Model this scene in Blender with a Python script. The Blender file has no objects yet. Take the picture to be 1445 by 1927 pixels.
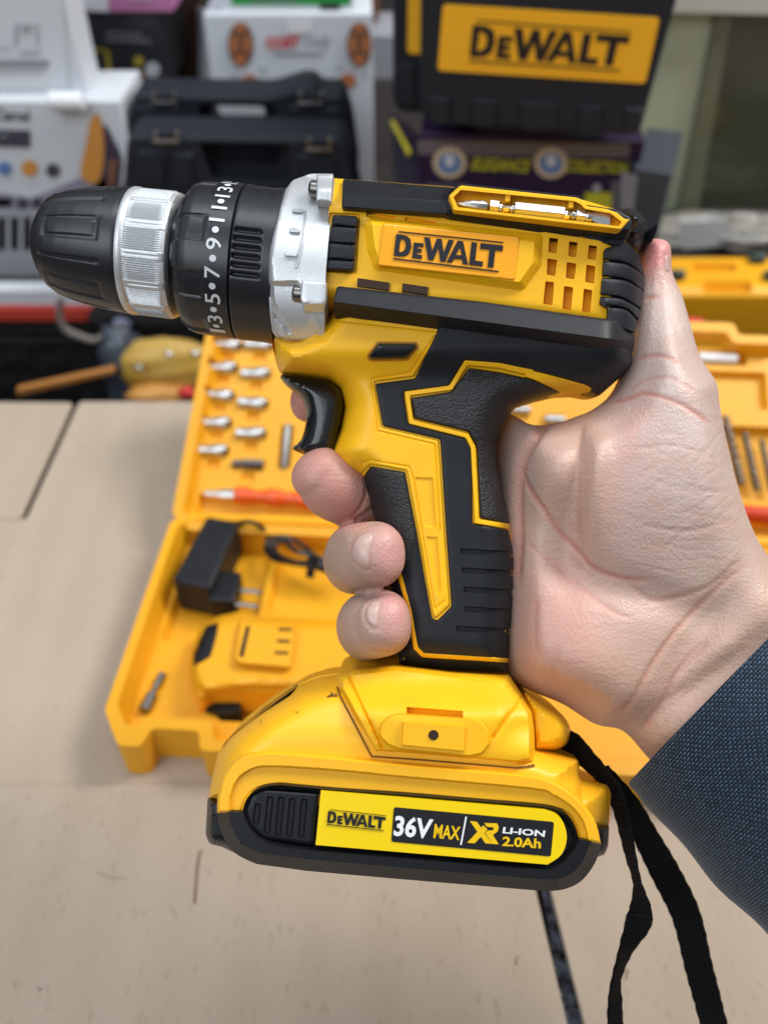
import bpy, bmesh, math, random
import numpy as np
from mathutils import Vector, Matrix
from mathutils.geometry import delaunay_2d_cdt, tessellate_polygon
from mathutils.bvhtree import BVHTree
random.seed(4); rng = np.random.default_rng(4)
SC = bpy.context.scene
COL = SC.collection
R = math.radians

# ------------------------------------------------------------------ camera, world, lamps, exposure
FPX = 1600.0; CX = 722.5; CY = 963.5      # focal length / centre, in photo pixels
HC = 0.45; PITCH = R(44); D0 = 0.28        # camera height above the table, pitch, distance of the tool
cam_d = bpy.data.cameras.new('camera'); cam = bpy.data.objects.new('camera', cam_d); COL.objects.link(cam)
cam.location = (0, 0, HC); cam.rotation_euler = (R(90) - PITCH, 0, 0)
cam_d.sensor_fit = 'VERTICAL'; cam_d.sensor_height = 36; cam_d.lens = 36 * FPX / 1927
cam_d.clip_start = 0.01; cam_d.clip_end = 50
cam_d.dof.use_dof = True; cam_d.dof.focus_distance = D0 + 0.004; cam_d.dof.aperture_fstop = 6.6
SC.camera = cam
W = bpy.data.worlds.new('World'); SC.world = W; W.use_nodes = True
nt = W.node_tree; bgn = nt.nodes['Background']
tcn = nt.nodes.new('ShaderNodeTexCoord'); sep = nt.nodes.new('ShaderNodeSeparateXYZ')
rmp = nt.nodes.new('ShaderNodeValToRGB')
nt.links.new(tcn.outputs['Generated'], sep.inputs[0]); nt.links.new(sep.outputs['Z'], rmp.inputs[0])
rmp.color_ramp.elements[0].position = 0.0; rmp.color_ramp.elements[0].color = (.16, .155, .15, 1)
rmp.color_ramp.elements[1].position = 0.75; rmp.color_ramp.elements[1].color = (.86, .93, 1.0, 1)
nt.links.new(rmp.outputs[0], bgn.inputs['Color']); bgn.inputs['Strength'].default_value = 0.50

def area(name, loc, target, size, power, col):
    l = bpy.data.lights.new(name, 'AREA'); l.shape = 'RECTANGLE'; l.size = size[0]; l.size_y = size[1]
    l.energy = power; l.color = col
    o = bpy.data.objects.new(name, l); COL.objects.link(o); o.location = loc
    o.rotation_euler = (Vector(target) - Vector(loc)).to_track_quat('-Z', 'Y').to_euler(); return o
area('overhead_lamp', (1.35, 0.75, 1.75), (0.0, 0.3, 0.1), (0.7, 0.7), 39, (1.0, .965, .91))
area('front_fill_light', (-0.9, -0.9, 1.5), (0.05, 0.3, 0.15), (1.5, 1.0), 18, (.90, .95, 1.0))  # added fill from behind the camera, brightens the front of the drill
area('back_fill_light', (0.0, 0.55, 1.9), (0, 0.95, 0.0), (1.6, 0.4), 15, (.90, .95, 1.0))  # added fill above the background, lifts the white cartons
SC.view_settings.view_transform = 'Standard'; SC.view_settings.look = 'None'
SC.view_settings.exposure = 0.0; SC.view_settings.gamma = 1.0
SC.render.engine = 'CYCLES'; SC.cycles.max_bounces = 8

# ------------------------------------------------------------------ frames
CAMR = Matrix.Rotation(R(90) - PITCH, 4, 'X')
FWD = CAMR.to_3x3() @ Vector((0, 0, -1))
HELD = Matrix.Translation(Vector((0, 0, HC)) + FWD * D0) @ CAMR     # x right, y up the tool, z towards the viewer

def P(px, py, z):
    s = (D0 - z) / FPX
    return (float((px - CX) * s), float(-(py - CY) * s), float(z))
def ray(px, py):
    d = py - CY
    return np.array([px - CX, FPX * math.cos(PITCH) - d * math.sin(PITCH), -FPX * math.sin(PITCH) - d * math.cos(PITCH)])
def G(px, py, z=0.0):                      # point of a level surface
    r = ray(px, py); t = (z - HC) / r[2]; return (float(r[0] * t), float(r[1] * t), float(z))
def V(px, py, Y, k=0.0):                   # point of an upright face y = Y + k x
    r = ray(px, py); t = Y / (r[1] - k * r[0]); return (float(r[0] * t), float(r[1] * t), float(HC + r[2] * t))

# ------------------------------------------------------------------ tagging
def tag(o, label=None, cat=None, group=None, kind=None):
    for k, v in (('label', label), ('category', cat), ('group', group), ('kind', kind)):
        if v: o[k] = v
    return o
def empty(name, loc=(0, 0, 0), rz=0, mat=None):
    o = bpy.data.objects.new(name, None); COL.objects.link(o); o.empty_display_size = .01
    if mat is not None: o.matrix_world = mat
    else: o.location = loc; o.rotation_euler = (0, 0, rz)
    return o

# ------------------------------------------------------------------ mesh builder
class MB:
    def __init__(s): s.v = []; s.f = []; s.m = []; s.uv = {}
    def add(s, vs, fs, m=0):
        n = len(s.v); s.v.extend([tuple(map(float, p)) for p in vs])
        for f in fs: s.f.append(tuple(n + i for i in f)); s.m.append(m)
        return n
    def box(s, c, d, m=0, rot=None, bev=0):
        x, y, z = d[0] / 2, d[1] / 2, d[2] / 2
        vs = [Vector((a * x, b * y, e * z)) for a in (-1, 1) for b in (-1, 1) for e in (-1, 1)]
        if rot is not None: vs = [rot @ v for v in vs]
        vs = [v + Vector(c) for v in vs]
        s.add(vs, [(0, 1, 3, 2), (4, 6, 7, 5), (0, 4, 5, 1), (2, 3, 7, 6), (0, 2, 6, 4), (1, 5, 7, 3)], m)
    def prism(s, poly, w0, w1, m=0):       # poly: list of 3D base points, w1: offset vector
        n = len(poly); a = [Vector(p) + Vector(w0) for p in poly]; b = [Vector(p) + Vector(w1) for p in poly]
        s.add(a + b, [tuple(range(n)), tuple(range(2 * n - 1, n - 1, -1))] + [(i, n + i, n + (i + 1) % n, (i + 1) % n) for i in range(n)], m)
    def tube(s, pts, rad, seg=12, m=0, cap=True):
        pts = [Vector(p) for p in pts]; n = len(pts)
        if not hasattr(rad, '__len__'): rad = [rad] * n
        ref = None; rings = []; rad = [float(q) for q in rad]
        for i, p in enumerate(pts):
            t = (pts[min(i + 1, n - 1)] - pts[max(i - 1, 0)]).normalized()
            if ref is None: ref = t.orthogonal().normalized()
            ref = (ref - t * ref.dot(t)).normalized(); b = t.cross(ref)
            rings.append([p + rad[i] * (math.cos(a) * ref + math.sin(a) * b) for a in [2 * math.pi * k / seg for k in range(seg)]])
        vs = [v for r in rings for v in r]; fs = []
        for i in range(n - 1):
            for k in range(seg):
                k2 = (k + 1) % seg; fs.append((i * seg + k, i * seg + k2, (i + 1) * seg + k2, (i + 1) * seg + k))
        if cap: fs += [tuple(range(seg - 1, -1, -1)), tuple((n - 1) * seg + k for k in range(seg))]
        s.add(vs, fs, m)
    def build(s, name, mats, parent=None, angle=32, bevel=0, smooth=True, weld=False):
        me = bpy.data.meshes.new(name); me.from_pydata(s.v, [], s.f)
        mats = mats if isinstance(mats, (list, tuple)) else [mats]
        for m in mats: me.materials.append(m)
        me.polygons.foreach_set('material_index', s.m)
        bm = bmesh.new(); bm.from_mesh(me)
        if weld: bmesh.ops.remove_doubles(bm, verts=bm.verts, dist=1e-6)
        bmesh.ops.recalc_face_normals(bm, faces=bm.faces); bm.to_mesh(me); bm.free()
        if smooth:
            me.polygons.foreach_set('use_smooth', [True] * len(me.polygons)); me.set_sharp_from_angle(angle=R(angle))
        me.update()
        o = bpy.data.objects.new(name, me); COL.objects.link(o)
        if parent is not None: o.parent = parent
        if bevel:
            b = o.modifiers.new('bevel', 'BEVEL'); b.width = bevel; b.segments = 3; b.limit_method = 'ANGLE'; b.angle_limit = R(40)
            b.harden_normals = False
        return o

# ------------------------------------------------------------------ 2D helpers in photo pixels
def sdf(pts, poly):                        # positive inside
    pts = np.asarray(pts, float); a = np.asarray(poly, float); b = np.roll(a, -1, 0)
    d = np.full(len(pts), 1e9); ins = np.zeros(len(pts), bool)
    for p, q in zip(a, b):
        e = q - p; w = pts - p; L = max(e @ e, 1e-12)
        t = np.clip((w @ e) / L, 0, 1); r = w - t[:, None] * e; d = np.minimum(d, np.hypot(r[:, 0], r[:, 1]))
        c = ((p[1] > pts[:, 1]) != (q[1] > pts[:, 1]))
        xi = e[0] * (pts[:, 1] - p[1]) / (e[1] if abs(e[1]) > 1e-12 else 1e-12) + p[0]
        ins ^= c & (pts[:, 0] < xi)
    return np.where(ins, d, -d)
def dline(pts, line):
    pts = np.asarray(pts, float); d = np.full(len(pts), 1e9)
    for p, q in zip(line[:-1], line[1:]):
        p = np.array(p, float); e = np.array(q, float) - p; w = pts - p
        t = np.clip((w @ e) / max(e @ e, 1e-12), 0, 1); r = w - t[:, None] * e; d = np.minimum(d, np.hypot(r[:, 0], r[:, 1]))
    return d
def resample(line, step, closed=True):
    out = []; n = len(line)
    for i in range(n if closed else n - 1):
        p = np.array(line[i], float); q = np.array(line[(i + 1) % n], float); k = max(1, int(math.ceil(np.hypot(*(q - p)) / step)))
        for j in range(k): out.append(tuple(p + (q - p) * j / k))
    if not closed: out.append(tuple(line[-1]))
    return out
def rnd(poly, r=6, n=4):                   # round every corner
    out = []; N = len(poly)
    for i in range(N):
        p0, p1, p2 = [np.array(poly[(i + k) % N], float) for k in (-1, 0, 1)]
        a = p0 - p1; b = p2 - p1; la = np.hypot(*a); lb = np.hypot(*b); q = min(r, la * .45, lb * .45)
        s, e = p1 + a / la * q, p1 + b / lb * q
        for k in range(n + 1):
            t = k / n; out.append(tuple((1 - t) ** 2 * s + 2 * t * (1 - t) * p1 + t * t * e))
    return out
def crv(pts, step=6, closed=False):        # Catmull-Rom through pts
    P_ = [np.array(p, float) for p in pts]; n = len(P_); out = []
    for i in range(n if closed else n - 1):
        if closed: a, b, c, d = P_[(i - 1) % n], P_[i], P_[(i + 1) % n], P_[(i + 2) % n]
        else: a, b, c, d = P_[max(i - 1, 0)], P_[i], P_[i + 1], P_[min(i + 2, n - 1)]
        k = max(1, int(np.linalg.norm(c - b) / step))
        for j in range(k):
            t = j / k; out.append(tuple(.5 * (2 * b + (c - a) * t + (2 * a - 5 * b + 4 * c - d) * t * t + (3 * b - a - 3 * c + d) * t ** 3)))
    if not closed: out.append(tuple(P_[-1]))
    return out
def stripe(line, w):                       # closed outline of a band along a polyline
    L = np.array(line, float); n = len(L); o1 = []; o2 = []
    ws = w if hasattr(w, '__len__') else [w] * n
    for i in range(n):
        t1 = L[i] - L[i - 1] if i else L[1] - L[0]; t2 = L[i + 1] - L[i] if i < n - 1 else t1
        t1 = t1 / np.hypot(*t1); t2 = t2 / np.hypot(*t2); n1 = np.array([-t1[1], t1[0]]); n2 = np.array([-t2[1], t2[0]])
        m = n1 + n2; m /= np.hypot(*m); k = ws[i] / 2 / max(.45, m @ n1); o1.append(tuple(L[i] + m * k)); o2.append(tuple(L[i] - m * k))
    return o1 + o2[::-1]
def ss(x): x = np.clip(x, 0, 1); return x * x * (3 - 2 * x)
def pillow(poly, zc, T, Rr, e=2.0):
    def f(p): d = np.clip(sdf(p, poly) / Rr, 0, 1); return zc + T * (1 - (1 - d) ** e) ** (1 / e)
    return f
def layered(base, ops):                    # ops: (poly, z or dz, width, 'abs'|'rel')
    def f(p):
        z = base(p)
        for poly, v, w, mode in ops:
            k = np.clip(sdf(p, poly) / w, 0, 1); z = z * (1 - k) + (v(p) if callable(v) else v) * k if mode == 'abs' else z + v * k
        return z
    return f
def grooved(base, lines, w, depth):
    def f(p):
        z = base(p)
        for l in lines: z = z - depth * np.exp(-(dline(p, l) / w) ** 2)
        return z
    return f
def rim(base, poly, h, r):                 # raised by h, edge rolled off over r
    def f(p): d = np.clip(sdf(p, poly) / r, 0, 1); return base(p) + h * np.sqrt(1 - (1 - d) ** 2)
    return f

def inset(poly, w):
    A = np.array(poly, float); n = len(A); area = sum(A[i][0] * A[(i + 1) % n][1] - A[(i + 1) % n][0] * A[i][1] for i in range(n)); sg = 1 if area > 0 else -1; out = []
    for i in range(n):
        a, b, c = A[i - 1], A[i], A[(i + 1) % n]; t1 = b - a; t2 = c - b; l1 = np.hypot(*t1); l2 = np.hypot(*t2)
        if l1 < 1e-6 or l2 < 1e-6: continue
        t1 /= l1; t2 /= l2; n1 = np.array([-t1[1], t1[0]]) * sg; n2 = np.array([-t2[1], t2[0]]) * sg; m = n1 + n2; L = np.hypot(*m)
        if L < .2: return None
        m /= L; out.append(tuple(b + m * w / max(m @ n1, .5)))
    out = [q for q in out if sdf([q], poly)[0] > w * .85]
    return out if len(out) >= 3 else None
def hmesh(name, poly, hf, mat, parent, zback=None, mirror=None, grid=9, rings=(2, 5, 10), cons=(), lines=(), lw=3, fmap=P, back_vec=None, angle=32, mb=None, mi=0, holes=()):
    poly = resample(poly, grid); pp = list(poly); edges = [(i, (i + 1) % len(poly)) for i in range(len(poly))]
    for hpoly in holes:
        h2 = resample(hpoly, grid); n = len(pp); pp += h2; edges += [(n + i, n + (i + 1) % len(h2)) for i in range(len(h2))]
    cp = []; loops_ = []
    for c in cons:
        c2 = resample(c[0], min(grid, 6)); n = len(pp); s = sdf(c2, poly); ok = s > .4; ids = {}
        for i, q in enumerate(c2):
            if ok[i]: ids[i] = len(pp); pp.append(q)
        for i in range(len(c2)):
            j = (i + 1) % len(c2)
            if i in ids and j in ids: edges.append((ids[i], ids[j]))
        ins = inset(c[0], c[1])
        if ins is None: cp.append((c[0], c[1])); continue
        c3 = resample(ins, min(grid, 6)); s = sdf(c3, poly) > .4; ids = {}
        for i, q in enumerate(c3):
            if s[i]: ids[i] = len(pp); pp.append(q)
        for i in range(len(c3)):
            j = (i + 1) % len(c3)
            if i in ids and j in ids: edges.append((ids[i], ids[j]))
        loops_.append((c[0], c[1]))
    extra = []
    def ringpts(pl, off, st):
        a = np.array(resample(pl, st)); t = np.roll(a, -1, 0) - np.roll(a, 1, 0); t /= np.maximum(np.hypot(t[:, 0], t[:, 1]), 1e-9)[:, None]
        nrm = np.stack([-t[:, 1], t[:, 0]], 1)
        for sg in (-1, 1):
            q = a + nrm * off * sg; s = sdf(q, pl); q = q[np.abs(s - off) < .25 * abs(off) + .05]
            if len(q): extra.append(q)
    for r in rings: ringpts(poly, r, max(grid * .7, 3))
    for c, w in cp: ringpts(c, w, grid)
    for l in lines:
        a = np.array(resample(l, max(lw * 1.5, 3), False)); t = np.gradient(a, axis=0); t /= np.maximum(np.hypot(t[:, 0], t[:, 1]), 1e-9)[:, None]
        nrm = np.stack([-t[:, 1], t[:, 0]], 1)
        for k in (-2, -1, -.5, 0, .5, 1, 2): extra.append(a + nrm * lw * k)
    A = np.array(poly); x0, y0 = A.min(0); x1, y1 = A.max(0)
    gx, gy = np.meshgrid(np.arange(x0 + grid * .37, x1, grid), np.arange(y0 + grid * .41, y1, grid))
    gpt = np.stack([gx.ravel(), gy.ravel()], 1) + rng.uniform(-.12, .12, (gx.size, 2)) * grid
    s = sdf(gpt, poly); gpt = gpt[s > max(2.5, grid * .4) if not rings else s > rings[-1]]
    if len(extra):
        ex = np.concatenate(extra); ex = ex[sdf(ex, poly) > .4]
        # thin out by hashing
        key = np.round(ex / 1.1).astype(int); _, idx = np.unique(key, axis=0, return_index=True); ex = ex[idx]
        allp = np.concatenate([ex, gpt]) if len(gpt) else ex
    else: allp = gpt
    for c, w in loops_:                       # keep stray points out of the narrow walls
        if len(allp): q = sdf(allp, c); allp = allp[(q < -.8) | (q > w + .8)]
    co = [Vector(p) for p in pp] + [Vector(p) for p in allp]
    r = delaunay_2d_cdt(co, edges, [], 0, 1e-4)
    vs = np.array([tuple(v) for v in r[0]]); fs = [tuple(f) for f in r[2]]
    cen = np.array([vs[list(f)].mean(0) for f in fs]); keep = sdf(cen, poly) > 1e-3
    for hpoly in holes: keep &= sdf(cen, hpoly) < 0
    fs = [f for f, k in zip(fs, keep) if k]
    used = sorted({i for f in fs for i in f}); rm = {i: k for k, i in enumerate(used)}
    vs = vs[used]; fs = [tuple(rm[i] for i in f) for f in fs]
    z = hf(vs); n = len(vs)
    fr = [fmap(p[0], p[1], zz) for p, zz in zip(vs, z)]
    cnt = {}
    for f in fs:
        for i in range(len(f)):
            e = (f[i], f[(i + 1) % len(f)]); k = (min(e), max(e)); cnt.setdefault(k, []).append(e)
    bd = [v[0] for v in cnt.values() if len(v) == 1]
    M = mb or MB()
    if mirror is not None:
        bv = {i for e in bd for i in e}; mp = {}; back = []
        for i in range(n):
            if i in bv and abs(fr[i][2] - mirror) < 1e-5: mp[i] = i
            else: mp[i] = n + len(back); back.append((fr[i][0], fr[i][1], 2 * mirror - fr[i][2]))
        allf = list(fs) + [tuple(mp[i] for i in reversed(f)) for f in fs]
        allf += [(a, b, mp[b], mp[a]) for a, b in bd if mp[a] != a and mp[b] != b]
        M.add(fr + back, allf, mi)
    elif zback is not None or back_vec is not None:
        mp = {}; back = []
        for a, b in bd:
            for i in (a, b):
                if i not in mp:
                    mp[i] = n + len(back)
                    back.append((fr[i][0], fr[i][1], zback) if back_vec is None else tuple(np.array(fr[i]) + np.array(back_vec)))
        M.add(fr + back, list(fs) + [(b, a, mp[a], mp[b]) for a, b in bd], mi)
    else: M.add(fr, fs, mi)
    if mb: return None
    return M.build(name, mat, parent, angle)

# flat lettering ------------------------------------------------------------
GLYPH = [
 [[(0,.12),(0,.88),(.06,.88),(.105,.85),(.14,.74),(.152,.5),(.14,.26),(.105,.15),(.06,.12)],[(.045,.27),(.045,.73),(.065,.73),(.092,.66),(.102,.5),(.092,.34),(.065,.27)]],
 [[(.172,.12),(.172,.66),(.262,.66),(.262,.53),(.212,.53),(.212,.455),(.252,.455),(.252,.33),(.212,.33),(.212,.25),(.262,.25),(.262,.12)]],
 [[(.262,.88),(.315,.88),(.35,.43),(.382,.88),(.425,.88),(.458,.43),(.49,.88),(.54,.88),(.482,.12),(.435,.12),(.403,.58),(.37,.12),(.322,.12)]],
 [[(.495,.12),(.575,.88),(.625,.88),(.695,.12),(.645,.12),(.635,.27),(.56,.27),(.545,.12)],[(.573,.40),(.627,.40),(.602,.68)]],
 [[(.705,.88),(.757,.88),(.757,.28),(.83,.28),(.83,.12),(.705,.12)]],
 [[(.79,.88),(1,.88),(1,.70),(.932,.70),(.932,.12),(.878,.12),(.878,.70),(.79,.70)]]]
BARS = [[[(0.02,.97),(0.02,1.0),(1,1.0),(1,.97)]], [[(0,0),(0,.035),(.985,.035),(.985,0)]]]
def bil(q):
    TL, TR, BR, BL = [np.array(a, float) for a in q]
    return lambda u, v: TL * (1 - u) * v + TR * u * v + BR * u * (1 - v) + BL * (1 - u) * (1 - v)
def loops_mesh(M, loops, fn, nrm, th, mi):
    flat = [p for l in loops for p in l]
    tri = tessellate_polygon([[Vector((p[0], p[1], 0)) for p in l] for l in loops])
    top = [Vector(fn(*p)) for p in flat]; nv = Vector(nrm) * th; bot = [t - nv for t in top]; n = len(flat)
    fs = [tuple(t) for t in tri]; k = 0
    for l in loops:
        m = len(l)
        for i in range(m): a, b = k + i, k + (i + 1) % m; fs.append((a, b, n + b, n + a))
        k += m
    M.add(top + bot, fs, mi)
def wordmark(M, quad, to3, nrm, th, mi, bars=True):
    b = bil(quad)
    for g in GLYPH + (BARS if bars else []):
        g2 = [resample(l, .08) for l in g]
        loops_mesh(M, g2, lambda u, v: to3(*b(u, v)), nrm, th, mi)
_txt = {}
def text_geo(s, bold=0.0, italic=0.0, res=3):
    key = (s, bold, italic)
    if key not in _txt:
        c = bpy.data.curves.new('t', 'FONT'); c.body = s; c.size = 1; c.offset = bold; c.shear = italic; c.resolution_u = res; c.fill_mode = 'BOTH'
        o = bpy.data.objects.new('t', c); COL.objects.link(o)
        bpy.context.view_layer.update(); dg = bpy.context.evaluated_depsgraph_get()
        me = bpy.data.meshes.new_from_object(o.evaluated_get(dg))
        v = np.array([x.co[:2] for x in me.vertices]); f = [tuple(p.vertices) for p in me.polygons]
        mn, mx = v.min(0), v.max(0); _txt[key] = ((v - mn) / (mx - mn), f)
        bpy.data.objects.remove(o); bpy.data.curves.remove(c); bpy.data.meshes.remove(me)
    return _txt[key]
def text(M, s, quad, to3, mi, bold=0.0, italic=0.0):
    v, f = text_geo(s, bold, italic); b = bil(quad)
    M.add([to3(*b(u, w)) for u, w in v], f, mi)

# ------------------------------------------------------------------ materials
def mat(name, col, rough=.5, metal=0, spec=.5, bump=None, var=None, sss=0, coat=0, trans=0, alpha=1, coords='Object'):
    m = bpy.data.materials.new(name); m.use_nodes = True; N = m.node_tree.nodes; L = m.node_tree.links
    b = N['Principled BSDF']; b.inputs['Base Color'].default_value = (*col, 1); b.inputs['Roughness'].default_value = rough
    b.inputs['Metallic'].default_value = metal; b.inputs['Specular IOR Level'].default_value = spec
    if coat: b.inputs['Coat Weight'].default_value = coat; b.inputs['Coat Roughness'].default_value = .12
    if trans: b.inputs['Transmission Weight'].default_value = trans
    if alpha < 1: b.inputs['Alpha'].default_value = alpha
    if sss: b.inputs['Subsurface Weight'].default_value = sss; b.inputs['Subsurface Radius'].default_value = (1, .35, .18); b.inputs['Subsurface Scale'].default_value = .0035
    tc = N.new('ShaderNodeTexCoord')
    if var:      # (scale, amount, second colour)
        n = N.new('ShaderNodeTexNoise'); n.inputs['Scale'].default_value = var[0]; n.inputs['Detail'].default_value = 5; L.new(tc.outputs[coords], n.inputs['Vector'])
        r = N.new('ShaderNodeValToRGB'); r.color_ramp.elements[0].position = .35; r.color_ramp.elements[1].position = .7
        r.color_ramp.elements[0].color = (*col, 1); r.color_ramp.elements[1].color = (*[col[i] * (1 - var[1]) + var[2][i] * var[1] for i in range(3)], 1)
        L.new(n.outputs[0], r.inputs[0]); L.new(r.outputs[0], b.inputs['Base Color'])
        rr = N.new('ShaderNodeMapRange'); rr.inputs['To Min'].default_value = max(0, rough - .07); rr.inputs['To Max'].default_value = rough + .09
        L.new(n.outputs[0], rr.inputs[0]); L.new(rr.outputs[0], b.inputs['Roughness'])
    if bump:     # (scale, distance, kind)
        if bump[2] == 'vor': n = N.new('ShaderNodeTexVoronoi'); n.feature = 'SMOOTH_F1'; out = n.outputs[0]
        else: n = N.new('ShaderNodeTexNoise'); n.inputs['Detail'].default_value = 3; out = n.outputs[0]
        n.inputs['Scale'].default_value = bump[0]; L.new(tc.outputs[coords], n.inputs['Vector'])
        bp = N.new('ShaderNodeBump'); bp.inputs['Distance'].default_value = bump[1]; bp.inputs['Strength'].default_value = 1
        L.new(out, bp.inputs['Height']); L.new(bp.outputs[0], b.inputs['Normal'])
    return m
YEL = (.93, .495, .008)
m_yel = mat('yellow_plastic', YEL, .43, var=(60, .25, (.80, .35, .005)), bump=(1800, .00002, 'noise'), spec=.4)
m_yel2 = mat('battery_yellow_plastic', (.95, .48, .014), .40, var=(45, .25, (.86, .41, .012)), bump=(1500, .000012, 'noise'), spec=.4)
m_lab = mat('amber_label_plastic', (.93, .38, .008), .16, coat=.4)
m_rub = mat('black_rubber', (.010, .0115, .015), .47, var=(70, .5, (.018, .020, .026)), bump=(2600, .00005, 'noise'), spec=.28)
m_grip = mat('textured_black_rubber', (.010, .011, .013), .45, bump=(1250, .0006, 'noise'), spec=.5)
m_chk = mat('chuck_black_plastic', (.011, .0125, .016), .36, bump=(2600, .00003, 'noise'), spec=.55)
m_blk = mat('black_plastic', (.008, .009, .011), .4, bump=(2200, .00003, 'noise'), spec=.32)
m_gloss = mat('glossy_black_plastic', (.009, .01, .012), .19, spec=.5)
m_sil = mat('silver_cast_metal', (.62, .64, .66), .42, metal=.55, var=(1400, .4, (.42, .44, .46)), bump=(1500, .00006, 'noise'))
m_chr = mat('bright_steel', (.56, .55, .53), .28, metal=1, bump=(500, .0001, 'noise'))
m_dst = mat('dark_steel', (.22, .21, .2), .3, metal=1)
m_ink = mat('black_ink', (.008, .008, .012), .35)
m_wht = mat('white_ink', (.82, .84, .86), .45)
m_num = mat('grey_white_ink', (.62, .66, .70), .5)
m_lyel = mat('yellow_label_paper', (.90, .62, .0), .32)
m_lblk = mat('black_label_paper', (.010, .010, .012), .32)
m_hole = mat('dark_recess', (.03, .012, .004), .8)
m_cyel = mat('case_yellow_plastic', (.80, .38, .010), .42, var=(12, .35, (.70, .31, .01)), bump=(300, .0001, 'noise'), spec=.4)
m_org = mat('orange_handle_plastic', (.75, .10, .012), .28)
m_strap = mat('black_webbing', (.007, .007, .008), .85, spec=.15)

# ------------------------------------------------------------------ skin
def skin_mat():
    m = bpy.data.materials.new('skin'); m.use_nodes = True; N = m.node_tree.nodes; L = m.node_tree.links; b = N['Principled BSDF']
    at = N.new('ShaderNodeAttribute'); at.attribute_name = 'tone'; at.attribute_type = 'GEOMETRY'
    tc = N.new('ShaderNodeTexCoord')
    n1 = N.new('ShaderNodeTexNoise'); n1.inputs['Scale'].default_value = 95; n1.inputs['Detail'].default_value = 6; L.new(tc.outputs['Object'], n1.inputs['Vector'])
    mx = N.new('ShaderNodeMix'); mx.data_type = 'RGBA'; mx.blend_type = 'MIX'
    r1 = N.new('ShaderNodeValToRGB'); r1.color_ramp.elements[0].position = .4; r1.color_ramp.elements[1].position = .68
    r1.color_ramp.elements[0].color = (0, 0, 0, 1); r1.color_ramp.elements[1].color = (.5, .5, .5, 1)
    L.new(n1.outputs[0], r1.inputs[0]); L.new(r1.outputs[0], mx.inputs['Factor'])
    L.new(at.outputs['Color'], mx.inputs['A']); mx.inputs['B'].default_value = (.52, .32, .255, 1)
    L.new(mx.outputs['Result'], b.inputs['Base Color'])
    b.inputs['Roughness'].default_value = .44; b.inputs['Specular IOR Level'].default_value = .42
    b.inputs['Subsurface Weight'].default_value = .2; b.inputs['Subsurface Radius'].default_value = (1, .35, .2); b.inputs['Subsurface Scale'].default_value = .003
    # fine ridges: distorted bands + cells
    mp = N.new('ShaderNodeMapping'); mp.inputs['Rotation'].default_value = (0, 0, R(-38)); L.new(tc.outputs['Object'], mp.inputs['Vector'])
    wv = N.new('ShaderNodeTexWave'); wv.inputs['Scale'].default_value = 330; wv.inputs['Distortion'].default_value = 9; wv.inputs['Detail'].default_value = 2; wv.inputs['Detail Scale'].default_value = .12
    L.new(mp.outputs[0], wv.inputs['Vector'])
    vo = N.new('ShaderNodeTexVoronoi'); vo.inputs['Scale'].default_value = 900; L.new(tc.outputs['Object'], vo.inputs['Vector'])
    mp2 = N.new('ShaderNodeMapping'); mp2.inputs['Rotation'].default_value = (0, 0, R(35)); mp2.inputs['Scale'].default_value = (1, 5, 1); L.new(tc.outputs['Object'], mp2.inputs['Vector'])
    n3 = N.new('ShaderNodeTexNoise'); n3.inputs['Scale'].default_value = 90; n3.inputs['Detail'].default_value = 5; L.new(mp2.outputs[0], n3.inputs['Vector'])
    b1 = N.new('ShaderNodeBump'); b1.inputs['Distance'].default_value = .000015; L.new(wv.outputs[0], b1.inputs['Height'])
    b2 = N.new('ShaderNodeBump'); b2.inputs['Distance'].default_value = .00014; L.new(vo.outputs[0], b2.inputs['Height']); L.new(b1.outputs[0], b2.inputs['Normal'])
    b3 = N.new('ShaderNodeBump'); b3.inputs['Distance'].default_value = .00022; L.new(n3.outputs[0], b3.inputs['Height']); L.new(b2.outputs[0], b3.inputs['Normal'])
    L.new(b3.outputs[0], b.inputs['Normal'])
    return m
m_skin = skin_mat()
m_nail = mat('fingernail', (.53, .36, .31), .3, sss=.2, spec=.5)

# ================================================================== THE DRILL
drill = empty('cordless_drill', mat=HELD)
tag(drill, 'yellow and black cordless drill driver gripped by the hand in the foreground', 'drill')
AX0 = np.array([252, 473.5]); ang = R(6.3); ZA = -.030; SA = (D0 - ZA) / FPX
ax = Vector((math.cos(ang), -math.sin(ang), 0)); up = Vector((math.sin(ang), math.cos(ang), 0)); zz = Vector((0, 0, 1))
A0 = Vector(P(AX0[0], AX0[1], ZA))
def cyl(t, r, phi):
    t, r, phi = float(t), float(r), float(phi); return A0 + SA * (t * ax + r * (math.cos(phi) * up + math.sin(phi) * zz))
def lathe(M, prof, seg, mi=0, rf=None, caps=True):
    vs = []; fs = []; n = len(prof)
    for t, r in prof:
        for k in range(seg):
            ph = 2 * math.pi * k / seg; rr = r + (rf(t, ph) if rf else 0); vs.append(cyl(t, rr, ph))
    for i in range(n - 1):
        for k in range(seg): k2 = (k + 1) % seg; fs.append((i * seg + k, i * seg + k2, (i + 1) * seg + k2, (i + 1) * seg + k))
    if caps: fs += [tuple(range(seg)), tuple((n - 1) * seg + k for k in range(seg))]
    M.add(vs, fs, mi)
def fine(prof, st):
    out = []
    for (a, r0), (b, r1) in zip(prof[:-1], prof[1:]):
        k = max(1, int(abs(b - a) / st)); out += [(a + (b - a) * j / k, r0 + (r1 - r0) * j / k) for j in range(k)]
    return out + [prof[-1]]
def wrap(a): return (a + math.pi) % (2 * math.pi) - math.pi
def win(x, a, b, s): return float(ss((x - a) / s) * ss((b - x) / s))
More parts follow.
